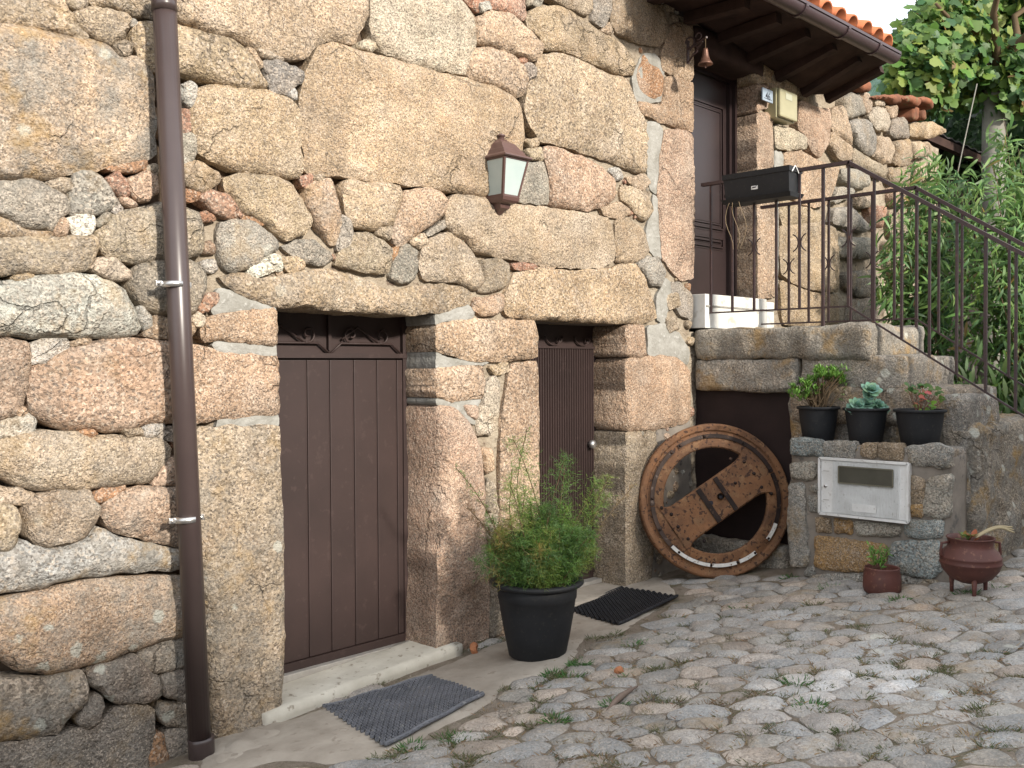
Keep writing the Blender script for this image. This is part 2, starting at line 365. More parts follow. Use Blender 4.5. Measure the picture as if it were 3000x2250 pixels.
def area(P): return 0.5*np.sum(P[:, 0]*np.roll(P[:, 1], -1)-np.roll(P[:, 0], -1)*P[:, 1])
SN = [0]; BK = [1, 1, 1, 0]
def stone_geo(P, frame, bulge=0.03, depth=0.12, edge=0.05, rough=0.014, sp=None, rnd=0.2, jit=0.008, off=0.0, tilt=0.03, flat=0.0):
    SN[0] += 1; sd = SN[0]*7.31
    bulge *= BK[0]; edge = max(.014, edge*BK[1]); rnd *= BK[2]
    P = np.array(P, float)
    if area(P) < 0: P = P[::-1]
    ar = abs(area(P)); 
    if rnd > 0: P = chaikin(P, 2, rnd)
    s = sp or min(max(math.sqrt(ar)/11, 0.009), 0.034)
    P = resample(P, s)
    if jit:
        T = np.roll(P, -1, axis=0)-np.roll(P, 1, axis=0); T /= (np.sqrt((T**2).sum(1))[:, None]+1e-9); Nn = np.stack([-T[:, 1], T[:, 0]], 1)
        for i in range(len(P)):
            k = noise.noise(Vector((P[i, 0]*14, P[i, 1]*14, sd)))*1.3+noise.noise(Vector((P[i, 0]*38, P[i, 1]*38, sd)))*0.8
            P[i] += Nn[i]*(jit*k-BK[3])
    lo = P.min(0); hi = P.max(0)
    gx = np.arange(lo[0], hi[0]+s, s); gy = np.arange(lo[1], hi[1]+s, s*0.87)
    Q = np.array([(x+(0.5*s if j % 2 else 0), y) for j, y in enumerate(gy) for x in gx]); Q += (np.random.rand(*Q.shape)-0.5)*s*0.35
    Q = Q[inside(Q, P)]
    if len(Q): Q = Q[seg_dist(Q, P) > 0.55*s]
    if len(Q) == 0: Q = P.mean(0)[None]
    allp = np.vstack([P, Q]); n = len(P)
    r = geometry.delaunay_2d_cdt([Vector(p) for p in allp], [], [list(range(n))], 1, 1e-7)
    vs, fs = r[0], r[2]; V2 = np.array([(v.x, v.y) for v in vs])
    d = seg_dist(V2, P); md = max(d.max(), 1e-4); e = min(edge, 0.9*md)
    ev = np.array([e*(.5+1.1*abs(noise.noise(Vector((x*8, y*8, sd+21))))*1.6) for x, y in V2])
    q = np.clip(d/ev, 0, 1); prof = np.sqrt(np.maximum(0, 1-(1-q)**2))
    chips = []
    R_ = math.sqrt(ar)
    for _ in range(random.randint(3, 6) if R_ > .08 else 2):
        a_ = random.uniform(0, 6.28); chips.append((math.cos(a_), math.sin(a_), random.uniform(.15, .75), random.uniform(.25, .5), random.uniform(.12, .5)))
    c = V2.mean(0); tx, ty = (random.uniform(-tilt, tilt), random.uniform(-tilt, tilt))
    h = np.zeros(len(V2))
    for i, (x, y) in enumerate(V2):
        k = noise.noise(Vector((x*4.5, y*4.5, sd)))*1.0+noise.noise(Vector((x*11, y*11, sd+3)))*0.55+noise.noise(Vector((x*28, y*28, sd+9)))*0.3
        k += .55*(.35-abs(noise.noise(Vector((x*6.5+3, y*6.5, sd+5)))))+.3*(.3-abs(noise.noise(Vector((x*15, y*15, sd+15)))))
        h[i] = prof[i]*(bulge*(1-0.3*(1-flat)*(1-d[i]/md))+rough*k+(x-c[0])*tx+(y-c[1])*ty)
    ext = V2-c
    for dx_, dy_, u_, w_, sl_ in chips:      # broken, chamfered corners
        pr = ext[:, 0]*dx_+ext[:, 1]*dy_; mx_ = pr.max()
        h = np.minimum(h, bulge*u_+sl_*(mx_-pr)+.4*rough*prof*np.array([noise.noise(Vector((x*16, y*16, sd+33))) for x, y in V2])) if bulge > .012 else h
    h = np.maximum(h, -0.004)
    O, A, B, Nv = [np.array(t) for t in frame]
    V3 = O+V2[:, :1]*A+V2[:, 1:]*B+(h+off)[:, None]*Nv
    F = []; cnt = {}
    for f in fs:
        a, b, c_ = f
        if (V2[b, 0]-V2[a, 0])*(V2[c_, 1]-V2[a, 1])-(V2[b, 1]-V2[a, 1])*(V2[c_, 0]-V2[a, 0]) < 0: f = (a, c_, b)
        F.append(tuple(f))
        for k in range(3):
            ed = (f[k], f[(k+1) % 3]); cnt[ed] = 1
    bd = [ed for ed in cnt if (ed[1], ed[0]) not in cnt]
    bm = {}; V3 = list(map(tuple, V3))
    ar_d = np.array(Nv)*depth
    for ed in bd:
        for i in ed:
            if i not in bm:
                bm[i] = len(V3); V3.append(tuple(np.array(V3[i])-ar_d))
    # skirt rings keep the hewn face's grain on deep sides
    for a, b in bd: F.append((b, a, bm[a], bm[b]))
    cr = np.cross(A, B)
    if np.dot(cr, Nv) < 0: F = [tuple(reversed(f)) for f in F]
    return V3, F
def stone(name, P, frame, parent, mat, color, **kw):
    V, F = stone_geo(P, frame, **kw)
    o = mesh(name, V, F, mat, parent, True, color)
    try: o.data.set_sharp_from_angle(angle=math.radians(50))
    except Exception: pass
    return o
PAL = dict(T=(.395,.302,.207), P=(.405,.287,.204), O=(.36,.205,.115), G=(.29,.265,.23), L=(.47,.40,.31), W=(.62,.585,.51),
           D=(.26,.22,.178), B=(.36,.265,.17), K=(.36,.20,.135), N=(.345,.275,.20), C=(.42,.40,.36))
def tint(k, al=0.0, var=0.09):
    c = PAL[k]; f = 1+random.uniform(-var, var)
    return (c[0]*f*(1+random.uniform(-.03,.03)), c[1]*f, c[2]*f*(1+random.uniform(-.05,.05)), al)
def vp(s): return [tuple(float(x) for x in p.split(',')) for p in s.split()]
def wall2(s, Y=0.0): return [(p.x, p.z) for p in (W(a, b, Y) for a, b in vp(s))]
def x2(s, X): return [(-p.y, p.z) for p in (XP(a, b, X) for a, b in vp(s))]

def rough_box(lo, hi, n=0.05, r=0.03, amp=0.012, sd=1.0):
    lo = np.array(lo, float); hi = np.array(hi, float); V = []; F = []; idx = {}
    cnt = np.maximum(2, np.round((hi-lo)/n).astype(int))
    def vid(i, j, k):
        key = (i, j, k)
        if key not in idx:
            p = lo+(hi-lo)*np.array([i/cnt[0], j/cnt[1], k/cnt[2]]); c = np.clip(p, lo+r, hi-r); d = p-c; L = np.linalg.norm(d)
            nn = d/L if L > 1e-9 else np.zeros(3); p = c+nn*r
            k1 = noise.noise(Vector(p*5)+Vector((sd, 0, 0)))+0.5*noise.noise(Vector(p*14)+Vector((0, sd, 0)))+0.3*noise.noise(Vector(p*33)+Vector((0, 0, sd)))
            idx[key] = len(V); V.append(tuple(p+nn*amp*k1))
        return idx[key]
    for ax in range(3):
        u, v = [(1, 2), (2, 0), (0, 1)][ax]
        for side in (0, cnt[ax]):
            for i in range(cnt[u]):
                for j in range(cnt[v]):
                    q = []
                    for a, b in ((i, j), (i+1, j), (i+1, j+1), (i, j+1)):
                        t = [0, 0, 0]; t[ax] = side; t[u] = a; t[v] = b; q.append(vid(*t))
                    F.append(tuple(q) if side else tuple(reversed(q)))
    return V, F

# ================================================================ HOUSE
house = thing('stone_house', 'rough granite stone house with two low brown cellar doors and an upper door', 'house', (4.0, 0, 0.15))
GXS = []
# openings in the wall (x0, x1, z0, z1)
OPEN = [(2.425, 3.372, -0.3, 1.965), (4.170, 5.035, -0.3, 1.955), (5.805, 6.690, 1.93, 3.96)]
def mortar_depth(x, z):
    d = 0.085
    if x < 2.03: d = 0.11
    elif z < 2.35: d = 0.028
    elif x < 2.6: d = 0.06
    elif x < 4.55: d = 0.07
    elif x < 6.9: d = 0.022
    else: d = 0.07
    return d
xs = sorted(set(np.round(np.concatenate([np.arange(0.4, 10.6, 0.045), [o[0]-.026 for o in OPEN], [o[1]+.024 for o in OPEN]]), 4)))
zs = sorted(set(np.round(np.concatenate([np.arange(-0.3, 4.75, 0.045), [o[2] for o in OPEN], [o[3]+.01 for o in OPEN]]), 4)))
def roof_cut(x, z): return z > (4.72 if x < 5.1 else (4.12 if x < 9.2 else 3.98))
OPENS = [(a-.026, b+.024, c, d+.01) for a, b, c, d in OPEN]
def in_open(x, z): return any(a < x < b and c < z < d for a, b, c, d in OPENS)
def sheet(mat, test, sm=1.0):
    vi = {}; V = []; F = []
    for i in range(len(xs)-1):
        for j in range(len(zs)-1):
            cx, cz = (xs[i]+xs[i+1])/2, (zs[j]+zs[j+1])/2
            if in_open(cx, cz) or roof_cut(cx, cz) or not test(cx, cz): continue
            q = []
            for a, b in ((i, j), (i+1, j), (i+1, j+1), (i, j+1)):
                if (a, b) not in vi:
                    x, z = xs[a], zs[b]; vi[(a, b)] = len(V)
                    y = np.mean([mortar_depth(x+dx, z+dz) for dx in (-.08, 0, .08) for dz in (-.08, 0, .08)])
                    y += 0.014*noise.noise(Vector((x*6, z*6, 1.7)))+0.008*noise.noise(Vector((x*19, z*19, 5.7)))
                    V.append((x, y, z))
                q.append(vi[(a, b)])
            F.append(q)
    return V, F
earthy = lambda x, z: x < 2.03 or (2.35 < z and x < 4.55)
V, F = sheet(M_MORTAR, lambda x, z: not earthy(x, z))
wall = mesh('wall', V, F, M_MORTAR, house, True, org=(4, 0, 0.15))
V, F = sheet(M_EARTH, earthy)
mesh('joint_fill', V, F, M_EARTH, wall, True)
core = MB()
core.box((0.4, 0.302, -0.3), (5.1, 0.7, 4.72)).box((5.102, 0.302, -0.3), (9.2, 0.7, 4.1)).box((9.202, 0.302, -0.3), (10.6, 0.7, 3.97))
core.box((0.38, 0.0, -0.3), (0.398, 0.7, 4.72))
for a, b, c, d in OPEN:
    core.box((a-0.05, 0.06, c), (a-0.022, 0.30, d)); core.box((b+0.020, 0.05, c), (b+0.05, 0.30, d)); core.box((a, 0.07, d+0.002), (b, 0.30, d+0.05))
core.build('wall_core', M_PLASTER, wall)

ST = []   # (palette, weathering, outline, options)
def s(k, al, pts, **kw): ST.append((k, al, pts, kw))
# --- left field
s('T', .35, '-40,-15 133,-15 147,20 163,53 193,80 187,83 110,67 53,55 -40,44', bulge=.05)
s('N', .3, '140,-12 190,-12 187,13 167,17 142,8', bulge=.03)
s('T', .25, '158,27 195,19 233,20 260,31 278,34 275,63 263,83 240,95 207,83 187,72 167,50', bulge=.045)
s('N', .3, '195,-14 345,-14 347,42 285,30 235,15 195,5', bulge=.05)
s('C', .1, '280,45 290,42 296,50 290,58 282,56', bulge=.02)
s('N', .3, '247,97 272,84 290,96 280,115 262,122 250,105', bulge=.03)
s('T', .15, '288,52 345,47 380,53 440,71 500,85 535,110 558,140 563,165 580,185 545,192 480,183 430,164 385,152 340,156 312,140 300,120 294,100 284,80', bulge=.05)
s('T', .75, '-40,50 60,58 110,71 195,89 235,99 258,124 290,122 322,145 331,160 334,335 315,345 270,349 230,360 190,368 150,378 100,384 50,387 -40,388', bulge=.075, edge=.09, rough=.02)
s('T', .1, '385,-14 790,-14 795,30 780,60 765,93 700,88 680,98 660,123 620,128 580,118 545,104 510,84 450,69 400,50 386,38', bulge=.06, edge=.08)
s('T', .1, '533,103 548,108 566,133 563,145 547,130', bulge=.02)
s('N', .3, '553,107 580,106 612,125 613,133 590,130 565,120', bulge=.025)
s('G', .2, '572,132 600,129 640,149 659,161 650,180 632,188 620,203 588,195 577,170', bulge=.04)
s('C', .1, '623,200 635,192 642,203 640,214 628,210', bulge=.025)
s('T', .1, '427,187 480,186 535,191 585,198 625,215 642,228 650,260 649,300 653,374 645,385 590,377 520,369 465,352 427,331 420,300 416,265 412,232 418,205', bulge=.055, edge=.06)
s('C', .1, '395,182 412,177 427,190 422,220 412,233 398,215', bulge=.03)
s('K', .2, '388,240 408,240 414,280 390,288', bulge=.0)
s('G', .1, '390,290 420,290 424,320 417,353 400,340 388,320', bulge=.02)
s('W', .1, '383,325 397,340 405,350 386,352', bulge=.02)
s('G', .75, '-40,394 35,388 70,389 100,401 143,428 147,455 120,479 112,497 60,492 20,472 -40,455', bulge=.06)
s('B', .3, '-40,462 20,479 60,498 110,503 108,510 60,511 -40,511', bulge=.02)
s('N', .4, '98,394 130,387 152,388 148,410 133,416 110,408', bulge=.03)
s('G', .55, '160,377 187,371 210,379 232,401 256,437 243,451 200,461 153,465 148,430 154,395', bulge=.05)
s('K', .15, '233,386 253,372 275,391 279,419 265,423 241,405', bulge=.045)
s('O', .15, '228,361 270,353 315,347 313,362 287,369 265,372 235,366', bulge=.02)
s('P', .2, '279,389 317,371 337,381 340,418 320,435 297,436 283,412', bulge=.045)
s('N', .2, '318,362 338,356 340,378 321,368', bulge=.02)
s('P', .1, '257,425 275,428 295,443 278,448 262,440', bulge=.02)
s('C', .1, '243,451 258,446 263,453 248,461', bulge=.02)
s('G', .4, '205,481 225,458 240,461 233,477 213,490', bulge=.025)
s('W', .05, '147,476 180,464 204,461 203,495 187,507 164,509 150,490', bulge=.045)
s('P', .1, '117,491 130,471 145,481 147,509 122,510', bulge=.03)
s('N', .4, '212,502 235,486 250,465 295,453 345,439 395,450 430,459 441,500 436,547 395,555 345,559 290,566 255,559 225,551 213,530', bulge=.055)
s('N', .45, '-40,514 100,513 203,510 213,518 202,558 189,582 130,587 60,589 -40,591', bulge=.055)
s('N', .3, '390,354 425,351 450,363 473,376 471,390 440,412 407,402 392,388', bulge=.045)
s('O', .1, '395,406 425,414 431,421 424,430 396,431', bulge=.02)
s('K', .15, '433,426 455,411 485,421 510,441 524,467 490,471 460,454', bulge=.04)
s('O', .1, '527,463 560,475 570,485 545,480 520,472', bulge=.015)
s('T', .15, '482,389 520,374 590,383 634,402 654,438 674,476 661,506 625,516 594,502 561,472 528,459 508,432 488,410', bulge=.05)
s('P', .35, '662,402 690,388 714,387 729,430 737,480 734,519 715,531 691,490 667,440', bulge=.045)
s('K', .1, '650,384 672,378 674,393 656,402', bulge=.02)
s('N', .1, '677,381 702,377 690,391', bulge=.015)
s('G', .35, '476,481 500,475 550,481 598,521 601,537 574,551 535,582 500,587 481,574 472,540 471,505', bulge=.045)
s('W', .1, '536,587 561,561 580,554 604,553 607,580 580,591 553,596', bulge=.03)
s('T', .1, '612,561 640,555 657,563 654,575 632,586 617,582', bulge=.03)
s('G', .2, '607,533 640,522 680,521 712,546 718,559 700,570 660,568 632,550', bulge=.025)
s('C', .45, '-40,613 60,605 110,598 160,592 205,598 240,612 267,631 284,656 299,685 302,711 289,726 240,728 150,724 60,728 -40,716', bulge=.085, edge=.1)
s('B', .2, '30,598 50,594 72,598 70,605 32,607', bulge=.02)
s('L', .1, '199,580 215,558 247,557 271,578 281,590 276,604 240,602 213,590', bulge=.05)
s('D', .3, '286,586 310,571 350,563 400,560 424,568 442,588 446,620 433,645 419,674 400,681 350,680 331,676 301,652 281,620 279,600', bulge=.055)
s('K', .1, '429,666 441,641 455,634 469,635 468,648 450,671 434,674', bulge=.03)
s('L', .1, '412,691 427,678 440,686 437,703 423,705', bulge=.03)
s('C', .2, '298,666 307,661 322,685 323,704 312,711 304,690', bulge=.03)
s('P', .25, '311,725 326,701 338,684 360,687 407,692 423,712 409,729 350,733', bulge=.03)
s('P', .25, '-40,733 33,735 64,741 62,790 51,850 46,879 20,902 -40,910', bulge=.065)
s('C', .3, '67,746 93,734 143,734 149,750 117,769 95,784 66,786', bulge=.035)
s('T', .1, '150,743 170,732 196,734 187,743 160,748', bulge=.02)
s('P', .2, '66,801 76,788 110,779 160,751 210,738 280,734 345,736 380,742 395,760 398,906 362,910 330,914 290,924 240,934 210,929 150,924 100,916 76,900 62,870 60,850', bulge=.075, edge=.1)
s('C', .3, '-40,922 30,906 60,894 79,910 70,929 30,947 -40,951', bulge=.03)
s('P', .1, '35,886 50,879 59,890 42,904', bulge=.02)
s('N', .35, '-40,955 60,936 100,932 150,934 200,942 255,944 300,945 345,952 366,961 363,993 346,1019 317,1042 235,1048 145,1054 83,1058 43,1050 10,1029 -40,1010', bulge=.075, edge=.09)
s('O', .1, '172,931 200,929 214,938 195,944 178,941', bulge=.02)
s('N', .1, '257,926 280,923 306,926 309,939 276,941', bulge=.025)
s('C', .2, '311,924 335,915 353,913 354,925 330,939 314,938', bulge=.025)
s('D', .2, '336,942 358,927 390,925 392,948 350,948', bulge=.02)
s('P', .2, '346,1015 368,990 415,985 418,1045 332,1046', bulge=.04)
s('N', .3, '-40,1044 20,1056 45,1058 71,1071 67,1084 30,1088 -40,1075', bulge=.04)
s('N', .3, '76,1071 110,1064 190,1059 199,1080 216,1100 206,1129 180,1163 145,1173 100,1178 76,1170 59,1142 49,1115 56,1090', bulge=.06)
s('O', .25, '201,1077 225,1055 268,1050 269,1060 240,1077 211,1086', bulge=.025)
s('P', .35, '223,1091 250,1068 300,1054 375,1051 415,1060 420,1176 383,1178 330,1168 277,1155 245,1145 228,1127 219,1110', bulge=.06)
s('N', .4, '-40,1080 30,1095 39,1110 42,1145 34,1174 22,1185 -40,1193', bulge=.04)
s('C', .75, '-40,1202 30,1192 50,1163 65,1182 100,1188 145,1182 190,1162 215,1142 240,1157 280,1167 330,1177 383,1189 425,1195 428,1224 385,1227 330,1232 265,1236 215,1241 130,1254 70,1271 -40,1282', bulge=.05)
s('P', .65, '-40,1306 50,1285 130,1270 190,1260 260,1252 330,1248 387,1248 430,1252 436,1365 393,1373 350,1384 293,1401 235,1425 167,1441 100,1454 35,1446 13,1428 -40,1400', bulge=.08, edge=.1)
s('D', .7, '298,1413 340,1395 393,1382 432,1378 436,1435 397,1440 335,1455 314,1442 304,1420', bulge=.04)
s('D', .95, '191,1456 211,1437 235,1432 290,1415 312,1440 339,1461 349,1490 344,1506 317,1520 253,1515 227,1495 196,1479', bulge=.05)
s('D', .6, '351,1462 398,1447 440,1445 444,1512 402,1515 358,1506', bulge=.04)
s('D', .95, '-40,1474 30,1467 95,1464 170,1449 189,1480 186,1519 160,1539 143,1553 124,1583 60,1593 -40,1600', bulge=.06)
s('D', .7, '169,1555 191,1521 207,1502 222,1525 217,1554 190,1575 174,1567', bulge=.035)
s('D', .3, '-40,1610 60,1602 130,1592 170,1574 200,1586 225,1552 255,1527 330,1527 332,1590 320,1640 315,1700 -40,1700', bulge=.02, rough=.006)
s('D', .6, '347,1522 402,1522 444,1525 446,1568 407,1570 367,1568 346,1545', bulge=.035)
s('O', .3, '333,1592 347,1585 359,1620 366,1700 320,1700', bulge=.03)
s('D', .5, '358,1582 407,1575 450,1578 452,1700 374,1700', bulge=.04)
s('G', .6, '438,1182 447,1192 452,1245 441,1264', bulge=.02)
s('G', .8, '443,1292 470,1302 479,1340 469,1364 448,1376', bulge=.03)
# --- middle field
s('L', .05, '803,-14 985,-14 1011,20 1024,40 1029,70 1021,124 1003,161 970,155 917,145 870,129 823,112 806,85 799,50 802,20', bulge=.06, edge=.08)
s('L', .3, '778,103 786,88 810,91 813,103 798,111', bulge=.03)
s('K', .05, '992,-14 1133,-14 1133,41 1105,28 1060,16 1030,24 1012,8', bulge=.035)
s('C', .1, '1033,12 1052,7 1057,20 1038,27', bulge=.03, off=.02)
s('T', .1, '1029,41 1057,24 1105,32 1142,64 1176,98 1169,116 1153,131 1123,121 1070,102 1030,93', bulge=.055)
s('T', .05, '1023,106 1055,101 1106,118 1136,148 1140,177 1133,202 1115,210 1083,190 1012,167 1010,145', bulge=.055)
s('D', .2, '1131,141 1147,137 1160,150 1155,167 1141,170', bulge=.04)
s('K', .0, '1120,128 1137,124 1140,133 1126,137', bulge=.02)
s('T', .1, '1138,31 1163,16 1210,14 1257,39 1297,69 1343,95 1369,134 1369,161 1337,161 1283,135 1230,111 1180,105 1168,80 1139,53', bulge=.055)
s('G', .2, '1134,-14 1180,-14 1167,10 1139,12', bulge=.03)
s('N', .2, '1184,-14 1277,-14 1277,20 1267,34 1237,19 1208,7', bulge=.04)
s('G', .2, '1281,-14 1320,-14 1321,27 1303,59 1278,42', bulge=.04)
s('N', .1, '1300,66 1317,51 1325,70 1311,72', bulge=.02)
s('B', .2, '1326,10 1352,-14 1400,-10 1436,27 1447,70 1424,99 1377,92 1334,72 1319,43', bulge=.05)
s('T', .1, '692,99 737,97 770,110 820,119 870,135 923,152 1003,169 1083,195 1119,218 1129,253 1133,300 1129,317 1124,350 1100,400 1055,426 1017,419 970,412 930,402 870,396 803,389 737,379 659,375 657,330 654,260 648,222 658,172 672,132', bulge=.07, edge=.08, rough=.017)
s('T', .05, '1168,122 1203,114 1257,132 1303,159 1350,169 1362,188 1376,233 1392,260 1396,333 1396,371 1370,371 1320,348 1277,335 1220,315 1168,302 1148,277 1134,237 1142,190 1158,144', bulge=.065, edge=.08)
s('T', .1, '1134,304 1160,301 1165,311 1146,321', bulge=.02)
s('P', .03, '1174,320 1203,320 1277,349 1302,365 1329,388 1329,429 1303,445 1270,455 1213,448 1189,446 1189,384 1179,352', bulge=.055)
s('G', .2, '1100,352 1174,352 1184,386 1184,442 1140,438 1095,428', bulge=.035)
s('N', .1, '1141,326 1169,318 1172,345 1150,345', bulge=.03)
s('C', .2, '1318,366 1337,363 1345,385 1331,388', bulge=.025)
s('T', .15, '1353,384 1395,379 1406,395 1390,411 1364,399', bulge=.03)
s('T', .1, '1341,406 1365,404 1396,421 1412,453 1395,477 1371,460 1356,437 1341,430', bulge=.03)
s('T', .05, '1298,448 1337,439 1359,451 1362,462 1333,472 1304,461', bulge=.03)
s('T', .1, '1328,478 1360,474 1392,501 1402,540 1390,556 1370,566 1331,566 1331,513', bulge=.04)
s('T', .15, '965,460 977,426 985,421 1037,428 1103,442 1170,449 1270,462 1316,475 1326,510 1327,559 1319,568 1300,578 1205,575 1140,565 1070,553 1040,543 1025,543 1011,522 978,502 962,482', bulge=.055, edge=.07)
s('P', .1, '874,414 923,406 949,414 968,431 962,459 923,491 883,518 861,530 849,519 852,483 865,443', bulge=.045)
s('T', .2, '742,390 797,395 866,404 870,420 858,459 846,485 820,490 800,498 764,485 747,460', bulge=.045)
s('G', .3, '733,468 756,474 762,507 756,532 731,543 729,500', bulge=.03)
s('N', .1, '820,488 843,479 851,500 840,516 816,506', bulge=.025)
s('N', .2, '766,504 790,504 827,521 846,541 841,589 820,592 777,582 737,576 722,571 737,545 758,530', bulge=.045)
s('O', .0, '847,537 862,531 857,555 844,562', bulge=.02)
s('G', .2, '863,541 877,531 899,541 902,583 889,607 863,609 845,596 852,560', bulge=.04)
s('N', .2, '886,521 917,505 924,525 906,539', bulge=.02)
s('G', .2, '921,504 960,475 966,490 925,509', bulge=.02)
s('T', .3, '916,531 940,512 968,502 1002,524 1024,554 1039,580 1044,610 1033,626 1010,620 990,607 950,606 916,602 906,575', bulge=.05)
s('N', .3, '1041,563 1080,558 1101,574 1099,607 1084,622 1047,632 1032,629 1047,605', bulge=.045)
s('K', .1, '1107,571 1150,571 1165,577 1150,582 1112,579', bulge=.015)
s('T', .0, '1168,574 1200,576 1185,589', bulge=.015)
s('T', .05, '1109,591 1170,582 1237,587 1320,580 1353,569 1373,572 1392,598 1406,643 1419,686 1387,698 1337,698 1237,692 1157,689 1094,682 1085,647 1102,620', bulge=.055, depth=.3, rnd=.12, edge=.06)
s('P', .3, '1028,644 1083,637 1092,647 1086,667 1063,681 1043,681 1024,667', bulge=.03)
s('T', .3, '474,601 500,591 533,594 565,609 640,590 690,582 737,592 777,602 813,619 847,630 903,619 957,617 997,622 1019,638 1012,652 950,675 883,679 803,674 737,670 595,659 533,642 496,621', bulge=.05, depth=.3, rnd=.1, edge=.05)
s('G', .2, '1378,571 1400,555 1424,557 1438,590 1428,618 1407,615 1394,590', bulge=.025)
s('N', .2, '1437,688 1460,684 1466,710 1447,719', bulge=.02)
s('N', .2, '1440,640 1462,632 1470,660 1446,668', bulge=.015)
# --- jambs
s('P', .05, '433,720 436,695 450,686 490,679 592,669 597,700 595,744 550,741 480,734 441,739', bulge=.03, depth=.3, rnd=.1, edge=.03)
s('P', .05, '400,746 440,748 465,761 530,771 597,773 600,830 603,889 600,892 470,904 420,914 403,911', bulge=.04, depth=.3, rnd=.1)
s('N', .45, '424,931 440,926 540,921 602,923 606,1100 611,1250 611,1400 607,1500 604,1590 570,1610 510,1620 468,1620 455,1520 450,1400 440,1250 430,1100 420,1000', bulge=.055, depth=.3, rnd=.08, edge=.07, rough=.018)
s('P', .03, '943,706 960,698 1020,691 1155,694 1162,733 1159,769 1103,779 1020,779 970,766 944,755', bulge=.045, depth=.3, rnd=.1, edge=.05)
s('P', .03, '943,798 1040,791 1049,833 1041,859 977,864 943,857', bulge=.04, depth=.3, rnd=.1, edge=.05)
s('P', .12, '943,877 975,881 1019,918 1036,963 1044,1020 1046,1103 1051,1170 1056,1300 1056,1445 980,1450 943,1440 948,1200 948,1000', bulge=.06, depth=.3, rnd=.07, edge=.08, rough=.016)
s('L', .2, '1048,831 1070,811 1079,830 1076,890 1062,936 1034,939 1031,910 1048,863', bulge=.03)
s('P', .1, '1003,876 1031,881 1028,905 1011,893', bulge=.01)
s('P', .1, '1041,971 1062,971 1066,1015 1051,1026', bulge=.02)
s('N', .2, '1053,1031 1069,1053 1076,1109 1052,1100', bulge=.02)
s('N', .3, '1046,1113 1077,1111 1070,1156 1054,1162', bulge=.02)
s('N', .2, '1059,1166 1080,1160 1084,1240 1064,1250', bulge=.02)
s('D', .3, '1060,1255 1084,1245 1086,1360 1062,1380', bulge=.02)
s('B', .2, '1058,793 1096,784 1099,800 1073,809', bulge=.02)
s('P', .03, '1105,788 1157,781 1162,820 1164,1000 1164,1370 1082,1385 1082,1100 1082,950 1092,860', bulge=.05, depth=.3, rnd=.08, edge=.05)
s('P', .08, '1352,704 1390,704 1396,767 1385,771 1352,769', bulge=.04, depth=.3, rnd=.1, edge=.05)
s('P', .06, '1352,776 1400,771 1460,771 1489,800 1491,899 1480,914 1410,927 1352,929', bulge=.05, depth=.3, rnd=.1, edge=.06)
s('N', .12, '1352,936 1384,932 1387,965 1391,968 1396,932 1415,934 1417,1000 1410,1200 1402,1275 1352,1275', bulge=.05, depth=.3, rnd=.05, edge=.06)
# --- right of the big stones, left jamb of the upper door
s('P', .05, '1430,150 1429,115 1444,70 1451,57 1462,50 1497,53 1497,169 1490,174 1460,163', bulge=.04, depth=.3, rnd=.12)
s('P', .03, '1438,168 1460,167 1497,181 1497,284 1475,279 1425,262 1383,239 1378,221 1430,229', bulge=.05, depth=.3, rnd=.12)
s('P', .05, '1436,281 1475,281 1497,291 1499,420 1499,540 1499,600 1470,606 1432,560 1427,500 1421,420 1427,340', bulge=.045, depth=.3, rnd=.1, edge=.04)
s('O', .0, '1376,167 1391,119 1401,138 1423,149 1432,167 1429,203 1415,211 1388,198', bulge=.012, rough=.006, edge=.015)
s('G', .3, '1450,610 1470,612 1496,640 1495,690 1470,680 1455,650', bulge=.012)
# --- wall to the right of the upper door
s('B', .1, '1632,145 1660,141 1681,157 1677,180 1635,179', bulge=.04, depth=.25, rnd=.12)
s('P', .02, '1636,182 1664,188 1661,229 1636,241', bulge=.03, depth=.25, rnd=.08, edge=.03)
s('P', .02, '1636,248 1667,243 1671,359 1636,359', bulge=.035, depth=.25, rnd=.08, edge=.03)
s('P', .1, '1636,363 1671,363 1674,640 1638,645', bulge=.035, depth=.25, rnd=.05, edge=.03)
s('P', .05, '1728,216 1760,231 1794,236 1791,310 1770,344 1749,319 1741,293 1723,277', bulge=.04)
s('L', .1, '1673,271 1715,281 1741,294 1744,318 1710,324 1676,319', bulge=.03)
s('P', .05, '1692,331 1730,326 1770,349 1814,362 1804,400 1789,439 1760,448 1722,438 1692,400', bulge=.035)
s('T', .1, '1681,421 1720,442 1755,452 1779,470 1769,479 1690,488 1681,450', bulge=.03)
s('T', .15, '1684,490 1750,481 1803,490 1810,560 1812,631 1760,627 1710,609 1686,589', bulge=.035, edge=.03)
s('B', .1, '1685,606 1710,616 1760,634 1811,638 1813,700 1760,705 1690,700', bulge=.03)
s('T', .15, '1797,236 1820,229 1829,255 1839,290 1841,316 1815,296 1796,280', bulge=.05)
s('G', .2, '1819,213 1832,201 1855,203 1871,243 1842,254 1826,256', bulge=.06)
s('G', .2, '1829,263 1872,257 1891,290 1892,326 1880,337 1858,324 1839,295', bulge=.065)
s('L', .1, '1876,253 1890,231 1910,234 1924,263 1917,282 1893,279', bulge=.05)
s('T', .2, '1856,200 1873,200 1881,215 1881,240 1873,246', bulge=.05)
s('N', .15, '1893,294 1922,298 1932,323 1924,352 1905,354 1883,337 1894,320', bulge=.055)
s('T', .15, '1796,284 1841,318 1841,343 1815,346 1793,313', bulge=.045)
s('N', .2, '1843,318 1875,341 1914,361 1914,386 1885,376 1843,354', bulge=.045)
s('L', .1, '1888,214 1911,213 1911,229 1892,227', bulge=.04)
s('T', .1, '1913,231 1937,228 1937,253 1925,256', bulge=.04)
